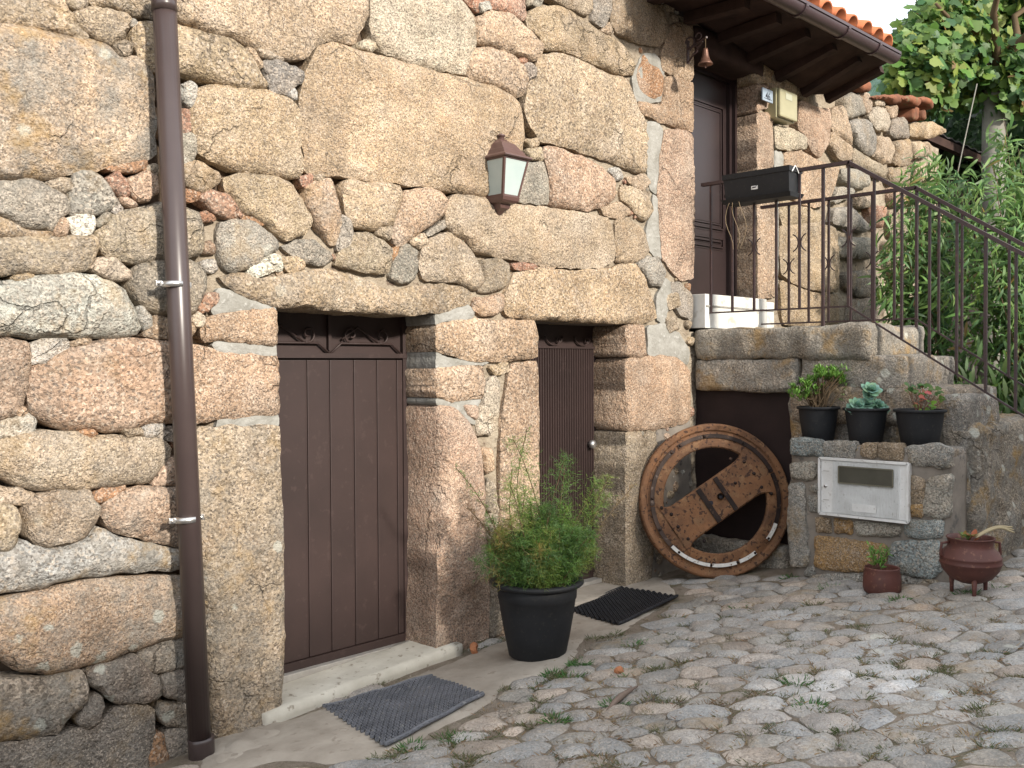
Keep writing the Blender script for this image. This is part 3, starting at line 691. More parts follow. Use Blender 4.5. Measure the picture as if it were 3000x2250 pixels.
s('D', .4, '1929,258 1955,254 1964,297 1932,299 1923,287', bulge=.05)
s('B', .3, '1933,306 1964,301 1971,340 1961,359 1932,356 1936,325', bulge=.05)
s('B', .2, '1966,268 2012,263 2047,283 2010,299 1966,292', bulge=.05)
s('T', .2, '1969,306 2009,308 2009,336 1976,342', bulge=.05)
s('B', .35, '1919,363 1967,364 1969,400 1923,396', bulge=.05)
s('T', .2, '1976,351 2019,354 2021,394 1981,394', bulge=.045)
s('G', .3, '1816,364 1874,368 1879,402 1852,409 1819,389', bulge=.05)
s('G', .2, '1806,403 1844,408 1844,424 1803,439', bulge=.045)
s('G', .3, '1803,451 1841,448 1881,490 1871,502 1842,492 1799,482', bulge=.05)
s('G', .3, '1803,514 1884,514 1891,546 1878,559 1809,554', bulge=.06)
s('K', .3, '1876,441 1917,448 1907,492 1882,489', bulge=.05)
s('N', .2, '1846,421 1884,424 1881,449 1849,446', bulge=.045)
s('D', .4, '1824,590 1888,582 1904,636 1856,642 1827,620', bulge=.04)
s('D', .4, '1837,648 1907,642 1907,700 1830,700', bulge=.04)
s('T', .2, '2008,450 2040,455 2040,520 2012,530 1985,500', bulge=.045)
s('P', .2, '1925,405 1975,402 1985,440 1930,445', bulge=.045)
s('N', .3, '1920,455 1980,450 2000,520 1925,510', bulge=.045)
s('N', .3, '1915,520 2000,530 2000,600 1920,590', bulge=.045)
for k, al, pts, kw in ST:
    mvx = np.mean([q[0] for q in vp(pts)]); mvy = np.mean([q[1] for q in vp(pts)])
    BK[:] = [.56, .42, .28, .008] if (mvx < 430) else ([.45, .36, .28, .008] if mvx < 1690 else [.6, .45, .35, .006])
    stone('stone', wall2(pts), FR_WALL, wall, M_STONE, tint(k, al), **kw)
BK[:] = [.8, .6, .7, .003]
# upper courses hidden in shade under the eave
for i in range(16):
    x0 = 5.86+i*0.24
    if i in (0, 1, 2): continue
    zt = 4.06; z0 = 3.86-0.02*(i % 3)
    if x0 > 7.5: break
    stone('stone', [(x0, z0), (x0+.225, z0+.01), (x0+.23, zt), (x0+.005, zt)], FR_WALL, wall, M_STONE, tint('B', .3), bulge=.04)
# cement repairs, flush between the jamb stones
CEM = ['473,622 500,627 540,644 592,661 598,667 590,668 490,678 465,681 459,670', '462,743 490,736 545,743 597,746 598,771 530,769 475,761',
       '470,903 480,890 530,889 600,893 603,921 540,918 468,923', '943,758 960,768 1020,781 1060,782 1040,789 950,796 943,796',
       '943,860 977,867 1041,862 1034,878 1026,884 1030,915 1018,914 978,879 943,875', '943,680 960,672 1010,655 1026,668 1024,684 1020,689 960,695 943,702',
       '1367,166 1391,112 1424,120 1438,150 1434,190 1434,215 1400,225 1372,215', '1398,262 1425,265 1434,282 1426,340 1420,420 1405,410 1399,370 1398,333',
       '1412,420 1425,430 1428,500 1432,560 1420,556 1404,540 1396,500 1402,476 1414,455', '1420,640 1440,600 1455,615 1450,650 1440,690 1432,700 1420,690',
       '1400,704 1440,700 1470,720 1492,760 1488,790 1460,769 1402,769']
for c in CEM:
    stone('cement_patch', wall2(c), FR_WALL, wall, M_CEMENT, None, bulge=.006, depth=.24, edge=.02, rough=.005, rnd=.12, off=-.006, tilt=.0)
stone('cement_patch', wall2('1418,930 1482,917 1494,905 1500,1270 1405,1280 1412,1200'), FR_WALL, wall, M_PLASTER, None, bulge=.008, edge=.02, rough=.008, rnd=.08, off=-.012, tilt=0)
stone('cement_patch', wall2('1672,200 1682,190 1684,265 1676,262 1672,250'), FR_WALL, wall, M_CEMENT, None, bulge=.02, rnd=.1)
stone('cement_patch', wall2('1673,325 1690,328 1692,400 1682,415 1680,640 1676,640'), FR_WALL, wall, M_CEMENT, None, bulge=.01, rnd=.1, rough=.005)

# rubble chips packed into the joints
BK[:] = [1, 1, 1, .001]
random.seed(41)
polys = [np.array(wall2(t[2])) for t in ST]+[np.array(wall2(c)) for c in CEM]
bbs = [(p.min(0)-.06, p.max(0)+.06) for p in polys]
nchip = 0; extra = []
for _ in range(9000):
    if nchip >= 78: break
    x, z = random.uniform(1.25, 5.79), random.uniform(.15, 4.2)
    if any(a-.03 < x < b+.03 and c < z < d+.02 for a, b, c, d in OPEN): continue
    pj = (Vector((x, 0, z))-CAM); zz = pj.dot(FW); vx_, vy_ = (pj.dot(RT)/zz*FP+1500)/KV, (1125-pj.dot(UP)/zz*FP)/KV
    if not (-5 < vx_ < 1500 and -5 < vy_ < 1560): continue
    q = np.array([[x, z]]); dm = .06; ok = True
    for p, (lo, hi) in zip(polys, bbs):
        if lo[0] < x < hi[0] and lo[1] < z < hi[1]:
            if inside(q, p)[0]: ok = False; break
            dm = min(dm, seg_dist(q, p)[0])
    if not ok: continue
    for ex_, ez_, er_ in extra: dm = min(dm, math.hypot(x-ex_, z-ez_)-er_)
    if dm < .013: continue
    r = min(dm*1.02, .042); extra.append((x, z, r)); nchip += 1
    k = random.randint(5, 7); st_ = random.uniform(1.0, 1.5); ph = random.uniform(-.5, .5)
    P = [(x+r*st_*math.cos(t+random.uniform(-.25, .25))*random.uniform(.8, 1.1), z+r*math.sin(t)*random.uniform(.8, 1.1)) for t in np.linspace(0, 6.28, k, endpoint=False)+ph]
    stone('stone', P, FR_WALL, wall, M_STONE, tint(random.choice('TTNGPKOC'), .15), bulge=r*.5, edge=r*.7, rough=.004, rnd=.12, sp=.010, off=-mortar_depth(x, z)*.45, tilt=.15)
print('chips', nchip)

# ---------------------------------------------------------------- cellar doors
def seg_arc(c, r, a0, a1, n=14, y=0.0):
    return [Vector((c[0]+r*math.cos(a0+(a1-a0)*i/n), y, c[1]+r*math.sin(a0+(a1-a0)*i/n))) for i in range(n+1)]
def spiral(c, r0, r1, a0, a1, y, n=22):
    return [Vector((c[0]+(r0+(r1-r0)*i/n)*math.cos(a0+(a1-a0)*i/n), y, c[1]+(r0+(r1-r0)*i/n)*math.sin(a0+(a1-a0)*i/n))) for i in range(n+1)]
YD = 0.255
dx0, dx1 = 2.410, 3.388; dz0, dz1 = 0.165, 1.98
zr = W(740, 765, YD).z
d1 = MB().box((dx0, YD+.012, dz0), (dx1, YD+.045, dz1)).build('door', M_BROWN, house, org=(dx0, YD, dz0))
tag(d1, 'wider brown metal door with scroll ironwork over its planks')
sx = [dx0+.012, dx0+.14]+[W(v, 900, YD).x for v in (662, 711, 763, 813, 856)]+[dx1-.012]
zb = 0.25
for a, b in zip(sx[:-1], sx[1:]):
    m = MB().box((a+.005, YD-.004, zb), (b-.005, YD+.014, zr-.03), bev=.004)
    m.box((b-.004, YD+.002, zb), (b+.004, YD+.013, zr-.03))
    m.build('plank', M_BROWN, d1)
MB().bar((dx0, YD-.006, zr-.008), (dx1, YD-.006, zr-.008), .02, .024, (0, 0, 1)).build('rail', M_BROWN, d1)
MB().box((dx0, YD-.01, zb-.045), (dx1, YD+.011, zb-.003)).build('rail', M_BROWN, d1)
xm = W(711, 750, YD).x
MB().bar((xm, YD+.0, zr+.02), (xm, YD+.0, dz1), .018, .018).build('stile', M_BROWN, d1)
MB().box((dx1-.035, YD-.012, zb), (dx1, YD+.012, dz1)).build('stile', M_BROWN, d1)
zt = zr+.055
for (xa, xb) in ((dx0+.01, xm), (xm, dx1-.04)):
    cx = (xa+xb)/2; SB = lambda: 0
    m = MB(); m.tube([(xa, YD-.006, zr), (xa+.07, YD-.006, zt), (xb-.07, YD-.006, zt), (xb, YD-.006, zr)], .0065, 6); m.build('scroll_rail', M_BROWN, d1, True)
    m = MB(); m.tube(spiral((cx+.10, zt+.045), .045, .012, -2.0, 4.6, YD-.008), .006, 6); m.build('scroll', M_BROWN, d1, True)
    m = MB(); m.tube(spiral((cx-.10, zt+.045), .045, .012, -2.0, -8.2, YD-.008), .006, 6); m.build('scroll', M_BROWN, d1, True)
    m = MB(); m.tube([(cx-.16, YD-.008, zt+.02), (cx-.06, YD-.008, zt+.085), (cx, YD-.008, zt+.05), (cx+.07, YD-.008, zt+.005)], .006, 6)
    m.build('scroll', M_BROWN, d1, True)
MB().box((dx0, YD-.045, 0.12), (dx1, YD+.03, 0.205), bev=.004).build('threshold', M_ALU, d1)
# narrow ribbed door
ex0, ex1 = 4.155, 5.052; ez0, ez1 = 0.27, 1.97
zr2 = W(1230, 753, YD).z
V = []; F = []; nr = 36
for i in range(nr):
    a = ex0+.02+(ex1-ex0-.05)*i/nr; w = (ex1-ex0-.05)/nr
    for xx, yy in ((a, YD+.008), (a+w*.35, YD+.008), (a+w*.5, YD-.001), (a+w*.85, YD-.001)):
        V += [(xx, yy, ez0+.05), (xx, yy, zr2)]
for i in range(len(V)//2-1): F.append((2*i, 2*i+2, 2*i+3, 2*i+1))
d2 = MB().box((ex0, YD+.012, ez0), (ex1, YD+.045, ez1)).build('door', M_BROWN, house, org=(ex0, YD, ez0))
tag(d2, 'narrow brown ribbed metal door with a round knob')
mesh('ribbed_panel', V, F, M_BROWN, d2)
MB().box((ex0, YD-.008, zr2), (ex1-.02, YD+.011, zr2+.014)).build('rail', M_BROWN, d2)
MB().box((ex1-.028, YD-.01, ez0+.03), (ex1, YD+.011, ez1)).build('stile', M_BROWN, d2)
m = MB(); w = (ex1-ex0-.05)/3
for i in range(3):
    c = ex0+.02+w*(i+.5)
    MB().tube(seg_arc((c, zr2+.115), .095, math.pi*1.12, math.pi*1.88, 12, YD-.003), .0055, 6).build('scroll', M_BROWN, d2, True)
    MB().tube(spiral((c+.04, zr2+.05), .025, .008, 0, 6.5, YD-.003, 16), .005, 6).build('scroll', M_BROWN, d2, True)
kp = W(1283, 960, YD-.04)
m = MB(); Mr = Matrix.Rotation(math.pi/2, 4, 'X')
m.lathe([(0, -.01), (.013, -.01), (.013, .012), (.027, .018), (.03, .03), (.026, .043), (.012, .05), (0, .05)], (kp.x, YD, kp.z), 16, Mr)
m.build('handle', M_STEEL, d2, True)
MB().box((ex0-.01, YD-.06, 0.245), (ex1+.01, YD+.01, 0.285), bev=.004).build('threshold', M_ALU, d2)
m = MB()
for i in range(5): m.box((ex0+.1+i*.09, YD-.012, ez0+.022), (ex0+.15+i*.09, YD+.011, ez0+.034))
m.build('rivet_strip', M_ALU, d2)
# sill slab of the wider door
V, F = rough_box((2.30, -.06, -.05), (3.50, .235, .185), .04, .012, .006, 3)
V = [(x, y, z+(x-2.85)*.055*(z > .05)) for x, y, z in V]
o = mesh('door_sill', V, F, M_SILL, house, True)
V, F = rough_box((4.12, -.06, .05), (5.10, .21, .262), .04, .012, .006, 5)
mesh('door_sill', V, F, M_CONC, house, True)

# ---------------------------------------------------------------- upper door
YU = 0.215
ux0, ux1, uz0, uz1 = 5.80, 6.69, 2.21, 3.96
d3 = MB().box((ux0, YU, uz0), (ux1-.11, YU+.05, uz1)).build('door', M_DOORW, house, org=(ux0, YU, uz0))
tag(d3, 'dark brown panelled upper door')
MB().box((ux1-.108, YU-.03, uz0), (ux1, YU+.05, uz1)).box((ux1-.075, YU-.06, uz0), (ux1-.05, YU-.032, uz1)).build('door_frame', M_DOORW, d3)
MB().box((ux0, YU-.03, uz1-.09), (ux1-.11, YU-.002, uz1)).build('door_frame', M_DOORW, d3)
px1 = W(1561, 500, YU).x
for za, zb2 in ((W(1540, 498, YU).z, W(1540, 225, YU).z), (W(1540, 583, YU).z+.16, W(1540, 510, YU).z)):
    m = MB()
    for i, (ins, dep) in enumerate(((0, .004), (.016, .018), (.032, .008), (.05, .016))):
        a, b, c, d = ux0+.06+ins, px1-ins, za+ins, zb2-ins
        for p, q in (((a, c), (b, c)), ((b, c), (b, d)), ((b, d), (a, d)), ((a, d), (a, c))):
            m.bar((p[0], YU-dep/2, p[1]), (q[0], YU-dep/2, q[1]), .012, dep, (0, 1, 0))
    m.box((ux0+.12, YU-.012, za+.06), (px1-.06, YU-.001, zb2-.06))
    m.build('door_panel', M_DOORW, d3)
hp = Vector((px1+.10, YU-.05, 3.02))
MB().tube([(hp.x, YU, hp.z), (hp.x, YU-.045, hp.z), (hp.x-.09, YU-.05, hp.z)], .009, 8).build('handle', M_STEEL, d3, True)
# white marble threshold
sl_ = MB().box((5.83, -.075, 1.955), (6.685, .21, 2.195), bev=.005).build('door_sill', M_MARBLE, house)
MB().box((6.688, -.075, 1.955), (6.80, -.004, 2.175), bev=.005).build('sill_end', M_MARBLE, sl_)
MB().box((5.84, -.083, 2.105), (6.79, -.0765, 2.116)).build('sill_joint', M_CEMENT, sl_)
# dark lintel beam over the upper door
V, F = rough_box((5.79, -.035, 3.90), (6.72, .29, 4.07), .05, .02, .012, 8)
mesh('lintel', V, F, M_WOOD, house, True)

# ---------------------------------------------------------------- eave, roof tiles and gutter
ga = W(1655, -6, -.62); gb = W(1920, 130, -.62)
gdir = (gb-ga).normalized()
ge0 = ga-gdir*0.75; ge1 = gb
roof = MB()
inner = [(5.02, 4.16), (5.45, 4.13), (5.80, 4.10), (6.3, 4.05), (6.9, 3.98), (7.25, 3.93), (7.75, 3.97)]
V = []; F = []
for x, z in inner:
    zo = ge0.z+(ge1.z-ge0.z)*(x-ge0.x)/(ge1.x-ge0.x)
    V += [(x, 0.30, z+.06), (x, -.045, z), (x, -.60, zo+.03), (x, -.62, zo+.075), (x, 0.30, z+.36)]
for i in range(len(inner)-1):
    for k in range(5):
        a = i*5+k; b = i*5+(k+1) % 5; F.append((a, b, b+5, a+5))
F.append((4, 3, 2, 1, 0)); n5 = (len(inner)-1)*5; F.append(tuple(n5+k for k in range(5)))
rf = mesh('roof', V, F, M_WOOD, house, False, org=(6.4, -.3, 4.1))
for i in range(7):
    x = 5.25+i*.42
    zi = np.interp(x, [p[0] for p in inner], [p[1] for p in inner]); zo = ge0.z+(ge1.z-ge0.z)*(x-ge0.x)/(ge1.x-ge0.x)
    MB().bar((x, -.03, zi-.035), (x, -.50, zo-.012), .075, .07).build('rafter', M_WOOD, rf)
def tile_geo(r0, r1, L, th=.014, n=9):
    V = []; F = []
    for j, (r, y) in enumerate(((r0, 0), (r1, L))):
        for rr in (r, r-th):
            for k in range(n+1):
                a = math.pi*k/n; V.append((rr*math.cos(a), y, rr*math.sin(a)*0.95))
    m_ = n+1
    for k in range(n):
        F += [(k, 2*m_+k, 2*m_+k+1, k+1), (m_+k, m_+k+1, 3*m_+k+1, 3*m_+k), (k, k+1, m_+k+1, m_+k), (2*m_+k, 3*m_+k, 3*m_+k+1, 2*m_+k+1)]
    F += [(0, m_, 3*m_, 2*m_), (n, 2*m_+n, 3*m_+n, m_+n)]
    return V, F
tv, tf = tile_geo(.088, .076, .42)
tme = None
nt_ = 13
for row in range(2):
    for i in range(nt_):
        x = ge1.x-.13-i*.205
        zo = ge0.z+(ge1.z-ge0.z)*(x-ge0.x)/(ge1.x-ge0.x)
        y = -.665+row*.33+random.uniform(-.012, .012); z = zo+.082+row*.125
        if tme is None:
            o = mesh('roof_tile', tv, tf, M_TERRA, rf, True, org=(0, 0, 0)); tme = o.data
            o.location = (0, 0, 0)
        else:
            o = bpy.data.objects.new('roof_tile', tme); COL.objects.link(o); o.parent = rf
        o.location = Vector((x, y, z))-WORG[rf.name]; o.rotation_euler = (math.radians(20), 0, random.uniform(-.02, .02))
# gutter
V = []; F = []; n = 12; stn = 14
for i in range(stn+1):
    c = ge0.lerp(ge1, i/stn)
    for rr in (.062, .057):
        for k in range(n+1):
            a = math.pi+math.pi*k/n; V.append((c.x, c.y-.03+rr*math.cos(a), c.z+rr*math.sin(a)*1.05+.03))
for i in range(stn):
    b = i*2*(n+1); e = b+2*(n+1)
    for k in range(n):
        F.append((b+k, b+k+1, e+k+1, e+k)); F.append((b+n+1+k, e+n+1+k, e+n+2+k, b+n+2+k))
    F.append((b, e, e+n+1, b+n+1)); F.append((b+n, b+2*n+1, e+2*n+1, e+n))
gut = mesh('gutter', V, F, M_GUT, house, True)
m = MB(); m.bar(ge0+Vector((0, -.092, .034)), ge1+Vector((0, -.092, .034)), .016, .02); m.build('gutter_lip', M_GUT, gut)
c = ge1; m = MB(); pts = [(c.x+.002, c.y-.03+.064*math.cos(math.pi+math.pi*k/12), c.z+.067*math.sin(math.pi+math.pi*k/12)+.033) for k in range(13)]
m.add(pts+[(p[0]+.012, p[1], p[2]) for p in pts], [tuple(range(13)), tuple(range(25, 12, -1))]+[(k, k+13, k+14, k+1) for k in range(12)]+[(12, 25, 13, 0)])
m.build('end_cap', M_GUT, gut)
for f_ in (0.42, .66, .86):
    c = ge0.lerp(ge1, f_); V = []
    m = MB()
    for k in range(12):
        a0 = math.pi+math.pi*k/12; a1 = math.pi+math.pi*(k+1)/12
        p = Vector((c.x, c.y-.03+.068*math.cos(a0), c.z+.03+.071*math.sin(a0))); q = Vector((c.x, c.y-.03+.068*math.cos(a1), c.z+.03+.071*math.sin(a1)))
        m.bar(p, q, .008, .035, (1, 0, 0))
    m.build('gutter_bracket', M_GUT, gut)
# torn flashing sheets and broken tiles at the end of the eave
fl = []
for pts, y in (('1795,112 1836,121 1833,148 1800,140', -.30), ('1800,138 1858,140 1882,161 1850,160 1805,158', -.16)):
    P = [W(a, b, y) for a, b in vp(pts)]
    V = [tuple(p) for p in P]+[tuple(p+Vector((0, .10, .05))) for p in P]; k = len(P)
    m = MB().add(V, [tuple(range(k-1, -1, -1)), tuple(range(k, 2*k))]+[(i, (i+1) % k, k+(i+1) % k, k+i) for i in range(k)])
    m.build('flashing', M_TIN, rf)
for pts in ('1800,158 1848,158 1852,175 1830,182 1800,176', '1845,170 1878,176 1879,200 1862,196 1846,184'):
    stone('broken_tile', wall2(pts, -.06), (Vector((0, -.06, 0)), Vector((1, 0, 0)), Vector((0, 0, 1)), Vector((0, -1, 0))), rf, M_TERRAOLD, None, bulge=.03, depth=.2, rough=.01)
# old tile capping on the low end of the wall
for i, (pts, y) in enumerate((('1882,208 1918,204 1957,207 1957,218 1935,226 1912,213 1886,213', -.05), ('1946,208 1978,207 1990,218 1984,232 1968,222 1950,217', -.08), ('1978,208 2005,210 2016,225 2014,237 2004,224 1990,222', -.06), ('1968,228 1984,232 1982,262 1970,258', -.03), ('1990,238 2000,240 1999,260 1990,258', -.02))):
    P2 = wall2(pts, y)
    stone('capping_tile', P2, (Vector((0, y, 0)), Vector((1, 0, 0)), Vector((0, 0, 1)), Vector((0, -1, 0))), wall, M_TERRAOLD if i else M_TERRAOLD, None, bulge=.025, depth=.3, rough=.01, edge=.02)

# ================================================================ STAIRS
XS = 5.81
stair = thing('stone_staircase', 'worn grey granite steps climbing to the upper door beside a dark low cellar door', 'staircase', (6.2, -.9, .4))
def rb(name, lo, hi, mat, parent, color=None, n=.04, r=.022, amp=.020, sd=1):
    V, F = rough_box(lo, hi, n, r, amp, sd); return mesh(name, V, F, mat, parent, True, color)
rb('landing', (XS-.012, -1.265, 1.725), (6.70, -.002, 1.945), M_STONE, stair, tint('G', .8), r=.03, amp=.024, sd=2)
rb('lintel', (XS, -.78, 1.515), (6.2, .0, 1.735), M_STONE, stair, tint('G', .75), r=.02, amp=.014, sd=3)
rb('step', (XS+.002, -1.475, 1.525), (6.66, -.80, 1.748), M_STONE, stair, tint('G', .75), sd=4)
rb('step', (XS-.004, -1.705, 1.325), (6.80, -.74, 1.555), M_STONE, stair, tint('N', .6), sd=5)
rb('step', (XS+.03, -1.90, .35), (7.3, -.72, 1.335), M_STONE, stair, tint('D', .95), r=.04, amp=.035, sd=6)
rb('side_wall', (XS+.012, -1.85, .30), (6.3, -.715, 1.52), M_STONE, stair, tint('G', .9), r=.02, amp=.03, sd=7)
# low cellar door under the landing
ld = MB().box((XS+.06, -.71, .25), (XS+.11, .05, 1.53)).build('door', M_DOOR_SHADE, stair)
rb('door_sill', (XS-.06, -.72, .2), (XS+.06, -.003, .50), M_STONE, stair, tint('G', .7), sd=9)

# ================================================================ MASONRY PILLAR WITH LETTER BOX
XPIL = 5.50
pil = thing('stone_pillar', 'low mixed-stone pillar built against the staircase holding a white letter box', 'pillar', (5.65, -1.37, .4))
rb('mortar_core', (XPIL+.012, -1.842, .28), (XS+.01, -.898, 1.215), M_PLASTER, pil, None, n=.06, r=.02, amp=.008, sd=11)
BK[:] = [.75, .55, .4, .004]
def c5(s_): return [(-p.y, p.z) for p in (XP(1695.9+a*.20447, 929.1+b*.20447, XPIL) for a, b in vp(s_))]
BLUE = (.27, .31, .31); GR = (.31, .305, .28); OCH = (.36, .225, .10); BR = (.33, .25, .165); LG = (.38, .36, .31)
for c, al, p in ((BLUE, .2, '55,92 180,87 390,122 400,280 200,270 65,260'), (GR, .1, '408,112 740,132 735,292 600,290 410,277'), (BR, .1, '800,150 960,132 968,292 900,300 810,270'),
                 (BR, .15, '976,140 1240,132 1245,310 1100,322 980,290'), (GR, .35, '1300,172 1600,150 1742,200 1750,382 1660,405 1300,350'), (LG, .3, '45,345 330,340 330,520 200,540 60,510'),
                 (GR, .6, '38,570 195,570 245,1400 200,1462 48,1452 30,1000'), (GR, .2, '250,590 360,580 360,652 270,655'), (GR, .2, '230,690 360,690 365,872 250,862'),
                 (BR, .2, '1310,470 1480,510 1470,780 1320,782'), (OCH, .2, '1320,792 1460,785 1450,930 1320,925'), (LG, .3, '1510,500 1745,470 1725,900 1620,942 1455,890 1480,650'),
                 (BR, .1, '320,920 480,930 490,1090 330,1080'), (OCH, .1, '515,940 700,950 710,1105 530,1082'), (LG, .15, '725,965 1210,1000 1220,1110 1100,1130 750,1112'),
                 (BLUE, .3, '1250,990 1330,950 1680,960 1660,1130 1500,1152 1270,1112'), (OCH, .3, '320,1120 480,1132 1080,1222 1060,1420 850,1500 420,1480 310,1420'),
                 (BLUE, .15, '1130,1172 1640,1165 1660,1500 1500,1570 1250,1520 1085,1420'), (GR, .5, '250,1540 850,1510 900,1700 250,1700'), (GR, .5, '900,1530 1250,1540 1600,1600 1640,1700 900,1700'),
                 (GR, .4, '210,1470 300,1440 300,1530 200,1530')):
    f = random.uniform(.93, 1.07)
    stone('stone', c5(p), FR_X(XPIL), pil, M_STONE, (c[0]*f, c[1]*f, c[2]*f, al), bulge=.022, depth=.05, edge=.025, rough=.007, sp=.016, tilt=.02)
for i, (y0, y1) in enumerate(((-1.16, -.90), (-1.33, -1.17), (-1.55, -1.34), (-1.845, -1.56))):
    rb('coping', (XPIL+.01, y0, 1.155), (XS+.005, y1-.004, 1.222), M_STONE, pil, tint('GTBG'[i], .4), n=.04, r=.02, amp=.008, sd=20+i)

# letter box
XB = XPIL-.045
q = [XP(a, b, XB) for a, b in ((1771, 991), (1961, 1000), (1962, 1127), (1771, 1110))]
yl = (q[0].y+q[3].y)/2; yr = (q[1].y+q[2].y)/2; zt_ = (q[0].z+q[1].z)/2; zb_ = (q[2].z+q[3].z)/2
lb = thing('letter_box', 'white metal letter box with a smoky window set in the stone pillar', 'letter box', (XB, (yl+yr)/2, zb_))
MB().box((XB+.004, yr, zb_), (XPIL+.06, yl, zt_), bev=.004).build('case', M_WHITEP, lb)
m = MB()
for a, b in (((yl, zb_), (yr, zb_)), ((yr, zb_), (yr, zt_)), ((yr, zt_), (yl, zt_)), ((yl, zt_), (yl, zb_))):
    m.bar((XB-.002, a[0], a[1]), (XB-.002, b[0], b[1]), .014, .02, (1, 0, 0))
m.build('frame', M_WHITEP, lb)
wY = yl-yr; hZ = zt_-zb_
dr = MB().box((XB-.003, yr+.011, zb_+.011), (XB+.003, yl-.011, zt_-.011)).build('door', M_WHITEP, lb)
m = MB(); n = 44; ya = yl-wY*.155; yb = yr+wY*.085
for i in range(n):
    y = ya+(yb-ya)*(i+.5)/n; h = abs(yb-ya)/n*.22
    m.add([(XB-.003, y+h*1.6, zb_+.014), (XB-.0105, y, zb_+.014), (XB-.003, y-h*1.6, zb_+.014), (XB-.003, y+h*1.6, zt_-.014), (XB-.0105, y, zt_-.014), (XB-.003, y-h*1.6, zt_-.014)], [(0, 3, 4, 1), (1, 4, 5, 2)])
m.build('rib_panel', M_WHITEP, dr)
w0, w1 = yl-wY*.235, yr+wY*.155
MB().box((XB-.012, w1, zb_+hZ*.585), (XB-.003, w0, zt_-hZ*.12), bev=.004).build('window', M_SMOKE, dr)
m = MB()
for a, b in (((w0, .585), (w1, .585)), ((w1, .585), (w1, .88)), ((w1, .88), (w0, .88)), ((w0, .88), (w0, .585))):
    m.bar((XB-.013, a[0], zb_+hZ*a[1]), (XB-.013, b[0], zb_+hZ*b[1]), .007, .007, (1, 0, 0))
m.build('window_frame', noisy_mat('olive_gasket', (.16, .15, .11), (.13, .12, .09), 8, .5, 0), dr)
Mx = Matrix.Rotation(-math.pi/2, 4, 'Y')
MB().lathe([(0, .006), (.009, .006), (.011, 0)], (XB-.003, yl-wY*.07, zb_+hZ*.5), 14, Mx).build('lock', M_STEEL, dr, True)
MB().lathe([(0, .0075), (.004, .0075), (.004, 0)], (XB-.003, yl-wY*.07, zb_+hZ*.5), 8, Mx).build('keyhole', M_INK, dr)
m = MB()
for f_ in (.25, .77): m.box((XB-.005, yl-wY*.115, zb_+hZ*f_), (XB-.003, yl-wY*.045, zb_+hZ*f_+.003))
m.build('seam', M_ALU, dr)
MB().box((XB-.0095, yr+wY*.34, zb_+hZ*.10), (XB-.003, yl-wY*.39, zb_+hZ*.235)).build('label_plate', M_WHITEP, dr)

# ================================================================ RAILINGS
def railing(name, label, X, P, post_v, orn_v, cornerv, wall_y):
    t = thing(name, label, 'railing', (X, -1.2, 1.95))
    yt, zc, yc, ye, ze, zbot, zeb = P
    def top(y): return zc if y > yc else zc+(ze-zc)*(y-yc)/(ye-yc)
    def bot(y): return zbot if y > yc else zbot+(zeb-zbot)*(y-yc)/(ye-yc)
    ex = ye-.5
    MB().bar((X, yt, zc), (X, yc-.01, zc), .034, .022).bar((X, yc, zc), (X, ex, top(ex)), .034, .022).build('handrail', M_RAIL, t)
    MB().bar((X, yt, zbot), (X, yc-.006, zbot), .011, .011).bar((X, yc, zbot), (X, ex, bot(ex)), .011, .011).build('bottom_rail', M_RAIL, t)
    for v in post_v:
        y = XP(v, 600, X).y; c = v in cornerv
        z0 = bot(y)-.002; 
        if c: z0 = (1.93 if y > -1.27 else 1.3)
        b = MB().bar((X, y, z0), (X, y, top(y)-.012), .018 if c else .0145).build('baluster', M_RAIL, t)
        if v in orn_v:
            zm = (top(y)+bot(y))/2+(-.02 if y > yc else 0); m = MB()
            for sgn in (-1, 1):
                m.tube([(X, y+sgn*(.010+.052-.052*math.cos(a)), zm+.058*math.sin(a)) for a in np.linspace(-1.25, 1.25, 12)], .0045, 5)
            m.build('ornament', M_RAIL, b, True)
    # beyond the frame the flight goes on; carry the balusters on to the end post
    y = ex
    MB().bar((X, y, gz(X, y)-.02), (X, y, top(y)), .02).build('end_post', M_RAIL, t)
    return t
near = railing('metal_railing', 'brown iron handrail on the near edge of the landing carrying a planter', 5.885, (-.015, 2.968, -1.094, -2.118, 2.300, 2.062, 1.400),
               (1536, 1582, 1629, 1677, 1727, 1778, 1833, 1888, 1948, 2008, 2067, 2130, 2195), (1629, 1727, 1833), (1778,), 0)
far = railing('metal_railing', 'brown iron handrail on the far side of the steps in front of the peach leaves', 6.56, (-.10, 2.876, -1.25, -1.93, 2.425, 2.0, 1.55),
              (1704, 1747, 1790, 1838, 1884, 1932, 1980, 2028, 2078, 2128, 2180), (1704, 1790, 1884), (1980,), 0)

